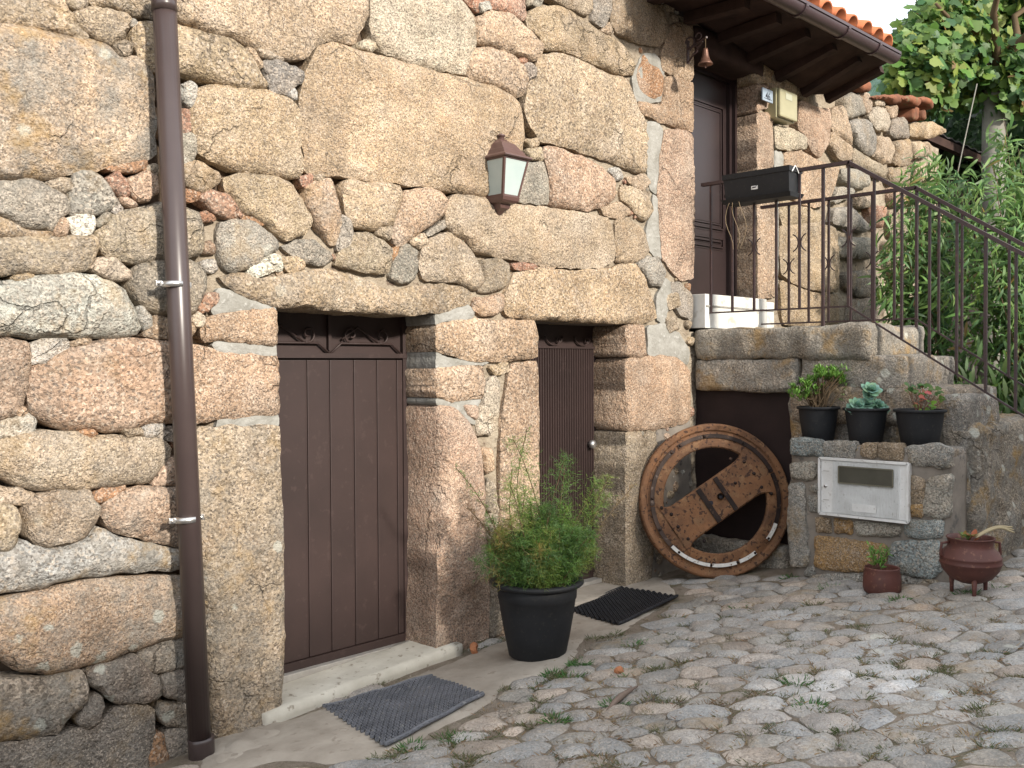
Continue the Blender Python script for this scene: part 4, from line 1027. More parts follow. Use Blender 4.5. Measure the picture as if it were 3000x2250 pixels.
# planter box on the near rail
XPL = 5.76
p0 = XP(1562, 382, XPL); p1 = XP(1704, 357, XPL)
yA, yB = p0.y, p1.y; zT = (p0.z+p1.z)/2+.005; zB = zT-.175
pl = thing('planter_box', 'long black plastic planter hooked on the landing handrail', 'planter', ((XPL+.08), (yA+yB)/2, zB))
def trough(x0, x1, y0, y1, z0, z1, ins, th, mb):
    a = [(x0+ins, y0-ins*.4, z0), (x1-ins, y0-ins*.4, z0), (x1-ins, y1+ins*.4, z0), (x0+ins, y1+ins*.4, z0)]
    b = [(x0, y0, z1), (x1, y0, z1), (x1, y1, z1), (x0, y1, z1)]
    c = [(x0+th, y0-th, z1), (x1-th, y0-th, z1), (x1-th, y1+th, z1), (x0+th, y1+th, z1)]
    d = [(x0+ins+th, y0-ins*.4-th, z0+th), (x1-ins-th, y0-ins*.4-th, z0+th), (x1-ins-th, y1+ins*.4+th, z0+th), (x0+ins+th, y1+ins*.4+th, z0+th)]
    F = [(0, 1, 2, 3)]
    for base in (0, 4, 8):
        for k in range(4): F.append((base+k, base+(k+1) % 4, base+4+(k+1) % 4, base+4+k))
    F.append((15, 14, 13, 12)); mb.add(a+b+c+d, F)
m = MB(); trough(XPL, XPL+.17, yA, yB, zB, zT-.028, .022, .006, m); m.build('trough', M_BLACKP, pl)
m = MB(); trough(XPL-.008, XPL+.178, yA+.008, yB-.008, zT-.034, zT, .003, .014, m); m.build('rim', M_BLACKP, pl)
m = MB(); trough(XPL-.012, XPL+.182, yA+.012, yB-.016, zB-.022, zB+.006, .02, .005, m); m.build('drip_tray', M_BLACKP, pl)
MB().box((XPL+.01, yB+.01, zT-.06), (XPL+.16, yA-.01, zT-.045)).build('soil', M_SOIL, pl)
ys = XP(1628, 398, XPL).y; zs_ = zB+.075
st = MB().box((XPL+.0105, ys-.024, zs_-.022), (XPL+.0125, ys+.024, zs_+.018)).build('sticker', M_WHITEP, pl)
MB().box((XPL+.0095, ys-.010, zs_-.012), (XPL+.0104, ys+.016, zs_-.004)).box((XPL+.0095, ys-.016, zs_-.003), (XPL+.0104, ys-.010, zs_+.006)).build('print', M_INK, st)
MB().tube([(XPL+.02+.09*i/10, yB-.012, zT+.004-.10*abs(i/10-.5)**1.2) for i in range(11)], .004, 5).build('hook', M_WHITEP, pl)
m = MB()
for k in range(3):
    y = yA-.06-k*.05; m.tube([(XPL-.02-.0*i, y+.03*math.sin(i*.7+k), zB-.02-i*.045) for i in range(8)], .0016, 4)
m.build('dry_stem', noisy_mat('straw', (.35, .27, .17), (.28, .2, .12), 8, .8, 0), pl)

# ================================================================ DOWNPIPE
pa = W(354, -14, -.11); pb = W(431, 1592, -.11); pc = W(437, 1675, -.11)
pdn = thing('drainpipe', 'brown plastic drainpipe strapped to the left part of the stone wall', 'drainpipe', tuple(pc))
MB().tube([pa, pb], .0465, 20).build('pipe', M_PIPE, pdn, True)
for v, y in ((355, 22),):
    c = W(v, y, -.11); MB().tube([c-(pb-pa).normalized()*.045, c+(pb-pa).normalized()*.006], .0495, 20).build('joint', M_PIPE, pdn, True)
c = W(435, 1615, -.11); dd = (pb-pa).normalized()
MB().tube([c-dd*.045, c-dd*.03, c+dd*.05, c+dd*.06, c+dd*.3], [.054, .0535, .0525, .047, .046], 20).build('coupling', M_PIPE, pdn, True)
for v, y in ((375, 614), (403, 1121)):
    c = W(v, y, -.11); b = MB().tube([c-dd*.011, c+dd*.011], .0495, 20).build('bracket', M_STEEL, pdn, True)
    m = MB()
    for sg in (-1, 1): m.box((c.x+sg*.062-.014, c.y-.004, c.z-.011), (c.x+sg*.062+.014, c.y+.008, c.z+.011), bev=.002); m.tube([(c.x+sg*.064, c.y-.018, c.z), (c.x+sg*.064, c.y+.02, c.z)], .0055, 6)
    m.tube([(c.x, c.y+.05, c.z), (c.x, .06, c.z)], .006, 6)
    m.build('screw', M_STEEL, b)

# ================================================================ WALL LANTERN
lx0, lx1, ly = 3.705, 3.915, -.205
lx = (lx0+lx1)/2
lan = thing('wall_lantern', 'brown lantern with frosted panes fixed on the large central stone', 'lantern', (lx, -.03, 2.55))
def ring4(cx, yb, hw, d, z): return [(cx-hw, yb, z), (cx-hw, yb-d, z), (cx+hw, yb-d, z), (cx+hw, yb, z)]
def loft(mb, rings, cap=True):
    V = []; F = []
    for r in rings: V += r
    for i in range(len(rings)-1):
        for k in range(4): F.append((i*4+k, i*4+(k+1) % 4, (i+1)*4+(k+1) % 4, (i+1)*4+k))
    if cap: F += [(3, 2, 1, 0), tuple((len(rings)-1)*4+k for k in range(4))]
    mb.add(V, F)
yb = -.012; zr0 = 2.828; hw = .107; dp = .185
m = MB(); loft(m, [ring4(lx, yb, hw*.94, dp*.95, zr0-.006), ring4(lx, yb, hw, dp, zr0), ring4(lx, yb, hw*.98, dp*.985, zr0+.008), ring4(lx, yb, hw*.80, dp*.84, zr0+.022), ring4(lx, yb, hw*.70, dp*.74, zr0+.048), ring4(lx, yb, hw*.66, dp*.71, zr0+.050), ring4(lx, yb, hw*.50, dp*.56, zr0+.085), ring4(lx, yb, hw*.26, dp*.36, zr0+.108), ring4(lx, yb-.02, hw*.24, dp*.26, zr0+.112)])
m.build('roof', M_LAMP, lan)
MB().lathe([(.018, 0), (.018, .018), (.024, .02), (.024, .027), (.012, .033), (0, .034)], (lx, yb-dp*.26, zr0+.110), 12).build('finial', M_LAMP, lan, True)
zg0, zg1 = 2.622, zr0-.006
def lerp4(z):
    f_ = (z-zg0)/(zg1-zg0); return ring4(lx, yb, .058+(.090-.058)*f_, .115+(.160-.115)*f_, z)
a = lerp4(zg0); b = lerp4(zg1)
for k in range(3):
    c = (Vector(a[k])+Vector(a[k+1])+Vector(b[k])+Vector(b[k+1]))/4
    P = [c+(Vector(p)-c)*.93 for p in (a[k], a[k+1], b[k+1], b[k])]
    nrm = (P[1]-P[0]).cross(P[3]-P[0]).normalized()*.003
    V = [tuple(p+nrm) for p in P]+[tuple(p-nrm) for p in P]
    MB().add(V, [(0, 1, 2, 3), (7, 6, 5, 4), (0, 4, 5, 1), (1, 5, 6, 2), (2, 6, 7, 3), (3, 7, 4, 0)]).build('pane', M_FROST, lan)
m = MB()
for k in range(4): m.bar(a[k], b[k], .013, .013, (0, 1, 0))
for k in range(3): m.bar(a[k], a[k+1], .013, .016); m.bar(b[k], b[k+1], .013, .013)
m.build('frame', M_LAMP, lan)
m = MB(); loft(m, [ring4(lx, yb, .012, .02, 2.525), ring4(lx, yb, .022, .05, 2.548), ring4(lx, yb, .034, .075, 2.562), ring4(lx, yb, .040, .08, 2.582), ring4(lx, yb, .056, .108, 2.590), ring4(lx, yb, .062, .12, 2.60), ring4(lx, yb, .066, .126, 2.618)])
m.build('base', M_LAMP, lan)
MB().box((lx-.055, yb+.001, 2.54), (lx+.055, yb+.10, 2.93)).build('back_plate', M_LAMP, lan)
MB().lathe([(.0, .0), (.014, .0), (.014, .035), (.022, .06), (.022, .10), (.0, .115)], (lx, yb-.06, 2.63), 10).build('bulb', M_FROST, lan, True)

# ================================================================ NUMBER PLATE, METER BOX, BELL
a = W(1647, 188, -.055); b = W(1669, 224, -.055)
np_ = thing('house_number_plate', 'small blue-grey number plate on the granite door jamb', 'number plate', ((a.x+b.x)/2, -.05, b.z))
MB().box((a.x, -.058, b.z), (b.x, -.045, a.z), bev=.003).build('plate', M_PLATE, np_)
fc = bpy.data.curves.new('number', 'FONT'); fc.body = '46'; fc.size = .078; fc.align_x = 'CENTER'; fc.align_y = 'CENTER'; fc.extrude = .0006; fc.offset = .0004
fo = bpy.data.objects.new('number_tmp', fc); COL.objects.link(fo); bpy.context.view_layer.update()
fm = bpy.data.meshes.new_from_object(fo); bpy.data.objects.remove(fo)
P = np.array([v.co[:] for v in fm.vertices]); Fn = [tuple(p.vertices) for p in fm.polygons]
cx = (a.x+b.x)/2; cz = (a.z+b.z)/2-.01
mesh('number', np.stack([cx+P[:, 0]*.92, -.0588-P[:, 2], cz+P[:, 1]], 1), Fn, M_INK, np_)
MB().box((a.x+.02, -.0592, b.z+.018), (b.x-.02, -.058, b.z+.022)).build('print', M_INK, np_)
a = W(1686, 186, -.11); b = W(1725, 274, -.11)
mt = thing('meter_box', 'yellowed beige meter box on the wall right of the number plate', 'meter box', ((a.x+b.x)/2, -.05, b.z))
z0, z1 = b.z+.03, a.z
MB().box((a.x, -.075, z0), (b.x, .03, z1), bev=.008).build('case', M_BEIGE, mt)
dm = MB().box((a.x+.008, -.105, z0+.008), (b.x-.006, -.077, z1-.008), bev=.012).build('door', M_BEIGE, mt)
MB().box((a.x+.09, -.1075, z0+.20), (b.x-.10, -.105, z1-.08)).build('window', noisy_mat('milky_window', (.40, .40, .30), (.36, .36, .27), 8, .3, 0), dm)
a = W(1486, 88, -.05); zb2 = W(1486, 138, -.05).z
bell = thing('hanging_bell', 'small bronze bell on a scrolled wall bracket beside the upper door', 'bell', (a.x, -.05, a.z))
m = MB(); m.box((a.x-.012, -.055, zb2), (a.x+.012, -.045, a.z)); bx = W(1524, 118, -.27)
zt2 = a.z-.06
m.bar((a.x, -.05, zt2), (bx.x, -.28, zt2), .012); m.bar((a.x, -.05, zt2-.09), (bx.x, -.25, zt2-.02), .009)
for k, r in enumerate((.035, .028, .022)):
    m.tube([(a.x+(bx.x-a.x)*(.3+.25*k), -.09-.055*k+r*math.cos(t), zt2+.03-.07*(k % 2)+r*math.sin(t)) for t in np.linspace(0, 5.2, 14)], .005, 5)
m.build('bracket', M_RAIL, bell)
bc = Vector((bx.x, -.27, zt2))
MB().tube([bc, bc+Vector((0, 0, -.075))], .003, 6).build('cord', M_TWIG, bell)
MB().lathe([(.0, -.07), (.014, -.072), (.017, -.085), (.022, -.12), (.032, -.15), (.048, -.172), (.05, -.178), (.044, -.176), (.02, -.12), (0, -.09)], bc, 20).build('bell_body', M_BRONZE, bell, True)
MB().tube([bc+Vector((0, 0, -.15)), bc+Vector((0, 0, -.2))], .005, 6).build('clapper', M_BRONZE, bell)

# ================================================================ GROUND AND COBBLES
xs_ = np.concatenate([np.linspace(-60, -2, 12), np.linspace(-1, 9.5, 80), np.linspace(10.5, 120, 14)])
ys_ = np.concatenate([np.linspace(-60, -6, 10), np.linspace(-5.5, 1, 56), np.linspace(2, 120, 14)])
V = []; F = []
for x in xs_:
    for y in ys_:
        z = gz(x, y)
        if -1 < x < 9.5 and -5.5 < y < 1: z += .010*noise.noise(Vector((x*3, y*3, 3)))+.006*noise.noise(Vector((x*9, y*9, 7)))+.001
        V.append((x, y, z))
ny = len(ys_)
for i in range(len(xs_)-1):
    for j in range(ny-1): F.append((i*ny+j, (i+1)*ny+j, (i+1)*ny+j+1, i*ny+j+1))
BK[:] = [1, 1, 1, .002]
ground = mesh('ground', V, F, M_GROUND, None, True, org=(3.5, -1, .2), kind='structure')
def g2(s_): return [(p.x, p.y) for p in (G(a, b) for a, b in vp(s_))]
# worn cement apron along the doors
APR = g2('440,1585 520,1568 606,1563 800,1497 976,1432 1062,1395 1150,1362 1240,1300 1300,1240 1345,1235 1420,1242 1468,1285 1440,1300 1345,1372 1258,1378 1245,1420 1180,1470 1095,1478 1058,1520 940,1580 830,1640 720,1652 610,1640 520,1665 430,1680')
APR = np.array(APR)
stone('pavement', APR, FR_G, None, M_CONC, None, bulge=.014, depth=.05, edge=.05, rough=.010, sp=.05, rnd=.15, jit=.012, tilt=0, flat=1)['kind'] = 'structure'
V_, F_ = stone_geo(g2('468,1560 520,1575 608,1566 622,1585 590,1612 530,1640 470,1655 430,1640'), FR_G, bulge=.035, depth=.03, edge=.12, rough=.03, sp=.03, jit=.01, tilt=0)
mesh('pavement', V_, F_, M_CONC, None, True, kind='structure')

obst = []
for c, r in (((3.63, -.46), .13),): obst.append((c, r))
# anisotropic Voronoi cells, long axis across the view
e1 = Vector((RT.x, RT.y)).normalized(); e2 = Vector((FW.x, FW.y)).normalized()
SX, SY = .168, .124
rs = np.random.RandomState(5)
sites = []
for j in range(-4, 52):
    for i in range(-26, 34):
        a = (i+(.5 if j % 2 else 0)+rs.uniform(-.34, .34))*SX*rs.choice([1, 1]); b = 2.3+(j+rs.uniform(-.30, .30))*SY
        sites.append((a, b))
sites = np.array(sites)
keep = rs.rand(len(sites)) > .15
sites = sites[keep]
def cell(i):
    p = sites[i]; d = ((sites-p)/np.array([SX, SY])); o = np.argsort((d**2).sum(1))[1:18]
    poly = [(p[0]+dx*SX*2, p[1]+dy*SY*2) for dx, dy in ((-1, -1), (1, -1), (1, 1), (-1, 1))]
    for k in o:
        q = sites[k]; m_ = (p+q)/2; nn = (q-p)/np.array([SX**2, SY**2])
        out = []
        for t in range(len(poly)):
            A, B = np.array(poly[t]), np.array(poly[(t+1) % len(poly)]); da = (A-m_)@nn; db = (B-m_)@nn
            if da <= 0: out.append(tuple(A))
            if (da < 0) != (db < 0): out.append(tuple(A+(B-A)*da/(da-db)))
        poly = out
        if len(poly) < 3: return None
    return np.array(poly)
camxy = Vector((CAM.x, CAM.y))
def projv(P):
    d = Vector(P)-CAM; z = d.dot(FW)
    return ((d.dot(RT)/z*FP+1500)/KV, (1125-d.dot(UP)/z*FP)/KV, z)
cob = []
for i in range(len(sites)):
    P = cell(i)
    if P is None: continue
    c = P.mean(0); 
    Q = P+(c-P)*0.0
    L = np.sqrt(((P-c)**2).sum(1)); gap = rs.uniform(.001, .010)
    Q = c+(P-c)*((L-gap)/L)[:, None].clip(.5, 1)
    XY = np.array([(camxy.x+e1.x*a+e2.x*b, camxy.y+e1.y*a+e2.y*b) for a, b in Q]); C = XY.mean(0)
    if C[1] > -.03 and C[0] < 5.9: continue
    if XY[:, 1].max() > -.02 and C[0] < 5.9: XY[:, 1] = np.minimum(XY[:, 1], -.015)
    if C[0] > 5.5 and -1.86 < C[1]: continue
    if C[0] > 5.84 and C[1] > -1.95: continue
    if inside(C[None], APR)[0] : continue
    if inside(XY, APR).sum() >= 2:
        if seg_dist(C[None], APR)[0] < .04: continue
    vx, vy, z = projv((C[0], C[1], gz(*C)))
    if not (380 < vx < 3000 and 1180 < vy < 1800 and z > 1): continue
    A = abs(area(XY))
    if A < .003: continue
    cob.append((A/z**2*(1 if -30 < vx < 2242 and vy < 1690 else 1e-3), XY, (vx, vy)))
cob.sort(key=lambda t: -t[0]); 
PC = [(.30, .29, .275), (.275, .265, .25), (.325, .30, .275), (.35, .30, .255), (.285, .27, .245), (.315, .315, .31)]
restV = MB()
for k, (sz, XY, (vx, vy)) in enumerate(cob):
    c = random.choice(PC); f = random.uniform(.85, 1.15); c = [t*f for t in c]
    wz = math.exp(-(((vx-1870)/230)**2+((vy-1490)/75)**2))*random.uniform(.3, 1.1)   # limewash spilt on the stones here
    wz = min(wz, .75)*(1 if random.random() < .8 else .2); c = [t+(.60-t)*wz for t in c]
    al = random.choice([0, .1, .25, .4])
    kw = dict(bulge=random.uniform(.010, .022), depth=.05, edge=random.uniform(.04, .075), rough=.006, rnd=.2, jit=.007, tilt=.07)
    if k < 298:
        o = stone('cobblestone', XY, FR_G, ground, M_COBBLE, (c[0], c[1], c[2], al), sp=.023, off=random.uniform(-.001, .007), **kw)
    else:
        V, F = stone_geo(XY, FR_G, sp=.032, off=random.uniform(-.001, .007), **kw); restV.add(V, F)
if restV.v: restV.build('cobblestones', M_COBBLE, ground, True, (.26, .25, .24, .2), kind='stuff')
print('cobbles', len(cob))

# ---------------------------------------------------------------- leaves, blades
def rot_from(dirv, nrm):
    y = Vector(dirv).normalized(); z = Vector(nrm); z = (z-y*z.dot(y)); z = z.normalized() if z.length > 1e-5 else y.orthogonal().normalized()
    x = y.cross(z); return np.array([[x.x, y.x, z.x], [x.y, y.y, z.y], [x.z, y.z, z.z]])
class Leaves:
    def __init__(s): s.V = []; s.F = []; s.C = []; s.n = 0
    def add(s, tpl, faces, pos, R, sc, col):
        V = (tpl*sc)@R.T+np.array(pos); s.V.append(V); s.F.append(faces+s.n); s.C.append(np.tile(col, (len(V), 1))); s.n += len(V)
    def build(s, name, mat, parent, kind=None, org=None):
        V = np.vstack(s.V); F = np.vstack(s.F); C = np.vstack(s.C)
        return mesh(name, V, F, mat, parent, False, (1, 1, 1, 1), org, C, kind)
LANCE = np.array([(0, 0, 0), (.07, .25, .03), (-.07, .25, .03), (.08, .5, .01), (-.08, .5, .01), (.05, .78, -.07), (-.05, .78, -.07), (0, 1, -.17)], float)
LANCE_F = np.array([(0, 1, 2), (1, 3, 2), (2, 3, 4), (3, 5, 4), (4, 5, 6), (5, 7, 6)])
OVAL = np.array([(0, 0, 0), (.2, .25, .02), (-.2, .25, .02), (.28, .55, .0), (-.28, .55, .0), (.16, .85, -.04), (-.16, .85, -.04), (0, 1, -.07), (0, .5, -.05)], float)
OVAL_F = np.array([(0, 1, 8), (1, 3, 8), (3, 5, 8), (5, 7, 8), (7, 6, 8), (6, 4, 8), (4, 2, 8), (2, 0, 8)])
_l = []
for k, (ang, rr) in enumerate(((-150, .30), (-125, .55), (-100, .42), (-70, .62), (-48, .45), (-25, .72), (0, .50), (0, .95), (25, .72), (48, .45), (70, .62), (100, .42), (125, .55), (150, .30))):
    if ang == 0 and rr < .6: continue
    a = math.radians(ang); _l.append((math.sin(a)*rr, .42+math.cos(a)*rr*.75, -.18*rr*rr+.04*math.sin(k*2.1)))
LOBE = np.array([(0, .36, .03)]+_l, float); nl = len(_l)
LOBE_F = np.array([(0, 1+k, 1+(k+1) % nl) for k in range(nl)])
BLADE = np.array([(-.075, 0, 0), (.075, 0, 0), (.055, .5, .05), (-.055, .5, .05), (0, 1, .2)], float)
BLADE_F = np.array([(0, 1, 2), (0, 2, 3), (3, 2, 4)])
def rv(a=1.0): return Vector((random.gauss(0, a), random.gauss(0, a), random.gauss(0, a)))
def gcol(c, var=.25):
    f = 1+random.uniform(-var, var); return (c[0]*f*random.uniform(.85, 1.15), c[1]*f, c[2]*f*random.uniform(.8, 1.2))

# grass and dry tufts between the cobbles
gr = Leaves(); dry = Leaves(); random.seed(21)
GREEN = (.075, .115, .035); DRY = (.30, .22, .12)
def tuft(L, x, y, n, r, h, col, lay=.55):
    for _ in range(n):
        a = random.uniform(0, 6.28); d = r*math.sqrt(random.random()); px, py = x+d*math.cos(a), y+d*math.sin(a)
        dv = Vector((math.cos(a)*lay+random.gauss(0, .35), math.sin(a)*lay+random.gauss(0, .35), random.uniform(.35, 1)))
        L.add(BLADE, BLADE_F, (px, py, gz(px, py)+.007), rot_from(dv, rv()), h*random.uniform(.5, 1.2), gcol(col, .3))
spots = [(1180, 1290, 3), ]
for i in range(290):
    vx, vy = random.uniform(700, 2212), random.uniform(1290, 1659)
    p = G(vx, vy)
    if inside(np.array([[p.x, p.y]]), APR)[0] or p.x > 5.4: continue
    # snap to the nearest joint: corner of a cell
    best = None
    for sz, XY, vv in cob:
        if abs(vv[0]-vx) < 90 and abs(vv[1]-vy) < 60:
            d = ((XY-np.array([p.x, p.y]))**2).sum(1); k = d.argmin()
            if best is None or d[k] < best[0]: best = (d[k], XY[k])
    if best is None: continue
    x, y = best[1]
    if random.random() < .6: 
        for q in range(random.randint(1, 3)): tuft(gr, x+random.gauss(0, .03), y+random.gauss(0, .03), random.randint(26, 60), .05, random.uniform(.014, .028), random.choice([(.09, .115, .045), (.11, .125, .055), (.15, .14, .07)]), 1.0)
    else: tuft(dry, x, y, random.randint(20, 40), .05, .026, random.choice([DRY, (.22, .15, .09), (.26, .18, .10)]), 1.4)
for i in range(420):
    vx, vy = random.uniform(1000, 2212), random.uniform(1290, 1659); p = G(vx, vy)
    if inside(np.array([[p.x, p.y]]), APR)[0] or p.x > 5.4: continue
    tuft(dry, p.x, p.y, 7, .05, .03, (.24, .17, .10), 1.6)
for vx, vy, n in ((1255, 1438, 170), (1196, 1461, 90), (1233, 1468, 45), (1370, 1395, 40), (1705, 1250, 60), (1790, 1274, 40), (1940, 1300, 50), (2090, 1286, 60), (1595, 1315, 40), (1330, 1525, 60), (1200, 1560, 90), (890, 1617, 60), (985, 1600, 60), (1720, 1480, 70), (1750, 1530, 80), (2150, 1270, 40), (1345, 1460, 30)):
    p = G(vx, vy); tuft(gr, p.x, p.y, int(n*1.4), .06, .032, (.07, .16, .045), .9)
gr.build('grass', M_LEAF, None, 'stuff'); dry.build('dry_grass', M_LEAF, None, 'stuff')
# grit and chips lying in the joints
m = MB()
for i in range(420):
    p = G(random.uniform(650, 2212), random.uniform(1260, 1659))
    r = random.uniform(.003, .008); m.ball((p.x, p.y, p.z+r*.4), r, 5, 3, (1, random.uniform(.7, 1.2), .6))
m.build('gravel', noisy_mat('pale_grit', (.45, .42, .36), (.30, .25, .20), 30, .9, 0), None, kind='stuff')

# ================================================================ DOOR MATS
def mat_thing(label, corners, thick, color, seed, sag):
    P = [G(*c) for c in corners]
    t = thing('door_mat', label, 'mat', tuple(sum(P, Vector())/4), 'rubber door mats before the cellar doors')
    def pt(u, v, h=0.0):
        a = P[0].lerp(P[1], u); b = P[3].lerp(P[2], u); p = a.lerp(b, v)
        return p+Vector((0, 0, .016+h+sag*(noise.noise(Vector((u*3+seed, v*3, 0)))+.6*(v > .85)*(v-.85)*4)))
    L1 = (P[1]-P[0]).length; L2 = (P[3]-P[0]).length
    V = []; F = []; nu, nv = 26, 16
    for i in range(nu+1):
        for j in range(nv+1): V.append(pt(i/nu, j/nv, .001))
    for i in range(nu):
        for j in range(nv): F.append((i*(nv+1)+j, (i+1)*(nv+1)+j, (i+1)*(nv+1)+j+1, i*(nv+1)+j+1))
    mesh('mat_base', V, F, color[1], t, True)
    m = MB(); pitch = .030; nu = int(L1/pitch); nv = int(L2/(pitch*.87))
    for j in range(nv+1):
        for i in range(nu+1):
            u = (i+(.5 if j % 2 else 0))/nu; v = j/nv
            if u > 1.0: continue
            n = 6; r0, r1 = .0135, .0075; V = []
            for rr, hh in ((r0, .002), (r0, thick), (r1, thick), (r1, .002)):
                for k in range(n):
                    a = math.pi/6+2*math.pi*k/n
                    uu = u+rr*math.cos(a)/L1; vv = v+rr*math.sin(a)/L2; V.append(pt(min(max(uu, -.02), 1.02), min(max(vv, -.02), 1.02), hh))
            F = []
            for q in range(3):
                for k in range(n): F.append((q*n+k, q*n+(k+1) % n, (q+1)*n+(k+1) % n, (q+1)*n+k))
            m.add(V, F)
    o = m.build('ring_tread', color[0], t, kind='stuff')
    for (a, b) in (((0, 0), (1, 0)), ((0, 1), (1, 1))):
        m = MB(); m.tube([pt(a[0]+(b[0]-a[0])*i/14, a[1]+(b[1]-a[1])*i/14, thick*.5) for i in range(15)], .010, 6)
        m.build('edge', color[0], t, True)
M_MAT2 = noisy_mat('black_rubber', (.022, .023, .028), (.014, .015, .019), 10, .55, .2, .001, .4)
mat_thing('worn grey rubber ring mat in front of the wider brown door', ((702, 1535), (930, 1470), (1044, 1512), (832, 1622)), .013, (M_RUBBER, M_MAT2), 1, .012)
mat_thing('black rubber ring mat beside the fern pot by the narrow door', ((1228, 1326), (1342, 1276), (1462, 1296), (1336, 1357)), .013, (M_MAT2, M_MAT2), 5, .006)

# ================================================================ STONE CHIPS, DEAD LEAF
def chip(name, label, v, r, h, mat, cat):
    p = G(*v); m = MB(); m.ball((p.x, p.y, p.z+h*.45+.014), r, 9, 6, (1, .8, h/r*.6), Matrix.Rotation(.5, 4, 'Z'))
    V = [tuple(Vector(q)+Vector((noise.noise(Vector(q)*30), noise.noise(Vector(q)*30+Vector((9, 0, 0))), noise.noise(Vector(q)*30+Vector((0, 9, 0)))))*r*.5) for q in m.v]
    o = mesh(name, V, m.f, mat, None, False); tag(o, label, cat)
chip('brick_chip', 'orange broken brick lying at the foot of the door pillar', (1024, 1418), .028, .06, M_CHIP, 'brick chip')
chip('brick_chip', 'small rusty brown chip lying alone among grey cobbles', (1337, 1462), .022, .03, M_CHIP, 'brick chip')
p = G(1341, 1520); d = (G(1360, 1505)-p)
m = MB(); m.tube([p+d*(-1.6)+Vector((0, 0, .012)), p+d*(-.8)+Vector((0, 0, .025)), p+Vector((0, 0, .03)), p+d+Vector((0, 0, .026)), p+d*1.8+Vector((.01, 0, .02))], [.004, .011, .014, .010, .003], 7)
tag(m.build('stick', noisy_mat('grey_wood', (.20, .15, .12), (.14, .10, .08), 10, .9, .3), None, True), 'short brown stick lying curved between the cobbles', 'stick')

# ================================================================ POTS
POTP = lambda R, r, h, lip: [(0, .004), (r*.96, 0), (r, .004), (r+(R*.92-r)*.35, h*.35), (r+(R*.92-r)*.7, h*.66), (R*.90, h*.90), (R*.91, h*.92), (R*.985, h*.925), (R, h*.945), (R, h*.985), (R*.985, h), (R*.90, h), (R*.885, h*.985), (R*.86, h*.86)]
def pot(t, c, R, r, h, soil=.86):
    MB().lathe(POTP(R, r, h, .02), c, 40).build('pot', M_BLACKP, t, True)
    V = MB(); V.lathe([(0, h*soil+.006), (R*.4, h*soil+.012), (R*.7, h*soil+.004), (R*.865, h*soil-.004)], c, 24); V.build('soil', M_SOIL, t, True)
# big fern pot
pc_ = Vector((3.60, -.505, gz(3.60, -.505)+.012)); PR, PH = .238, .40
fern = thing('potted_fern', 'feathery asparagus fern in a large black pot between the two brown doors', 'potted plant', tuple(pc_))
_k = 1.165
MB().lathe([(r*_k, z*1.12) for r, z in [(0, .004), (.118, 0), (.125, .006), (.143, .10), (.160, .20), (.168, .262), (.172, .266), (.174, .315), (.172, .318), (.172, .322), (.194, .322), (.203, .330), (.2045, .338), (.200, .345), (.182, .347), (.172, .338), (.166, .30)]], pc_, 48).build('pot', M_BLACKP, fern, True)
MB().lathe([(0, .34), (.12, .345), (.196, .335)], pc_, 24).build('soil', M_SOIL, fern, True)
random.seed(3); np.random.seed(3)
FL = Leaves(); stems = MB()
NEED = np.array([(-.045, 0, 0), (.045, 0, 0), (0, 1, 0)], float); NEED_F = np.array([(0, 1, 2)])
FG = [(.10, .185, .04), (.125, .215, .045), (.075, .145, .04), (.17, .22, .055), (.06, .115, .035)]
def frond(base, d0, L, droop, dens, col, width=.07):
    n = int(L/.016)+3; p = Vector(base); d = Vector(d0).normalized(); path = [p.copy()]
    for i in range(n):
        d = (d+Vector((0, 0, -droop/n))+rv(.035)).normalized(); p = p+d*(L/n); path.append(p.copy())
        f = i/n
        if f > .22:
            for k in range(dens):
                w = width*(math.sin(math.pi*min(1, (f-.2)/.8)*.93)+.12)*random.uniform(.45, 1.15)
                sd = (rv(1)); sd = (sd-d*sd.dot(d)); sd = sd.normalized() if sd.length > 1e-4 else d.orthogonal()
                sdir = (sd+d*.55+Vector((0, 0, -.12))).normalized()
                # side twig with fine needles
                for q in range(4):
                    b = p+sdir*w*(q+.5)/4
                    for s_ in range(2):
                        nd = (sdir*.6+rv(.55)).normalized()
                        FL.add(NEED, NEED_F, b, rot_from(nd, rv()), random.uniform(.018, .034), gcol(col, .25))
    stems.tube(path[::3]+[path[-1]], [.0022]*len(path[::3])+[.001], 4, False)
top = pc_+Vector((0, 0, .345))
vr = Vector((RT.x, RT.y, 0)).normalized(); vf = Vector((FW.x, FW.y, 0)).normalized()
for i in range(135):
    a = random.uniform(0, 6.28); r = .13*math.sqrt(random.random()); b = top+Vector((r*math.cos(a), r*math.sin(a), -.01))
    el = random.uniform(.80, 1.53); d = Vector((math.cos(a)*math.cos(el), math.sin(a)*math.cos(el), math.sin(el)*1.05))
    L = random.uniform(.14, .33)+.26*(el-.80)*random.random()
    c = random.choice(FG)
    if random.random() < .08: c = (.22, .19, .06)
    frond(b, d, L, random.uniform(.1, .5), 5, c, .085)
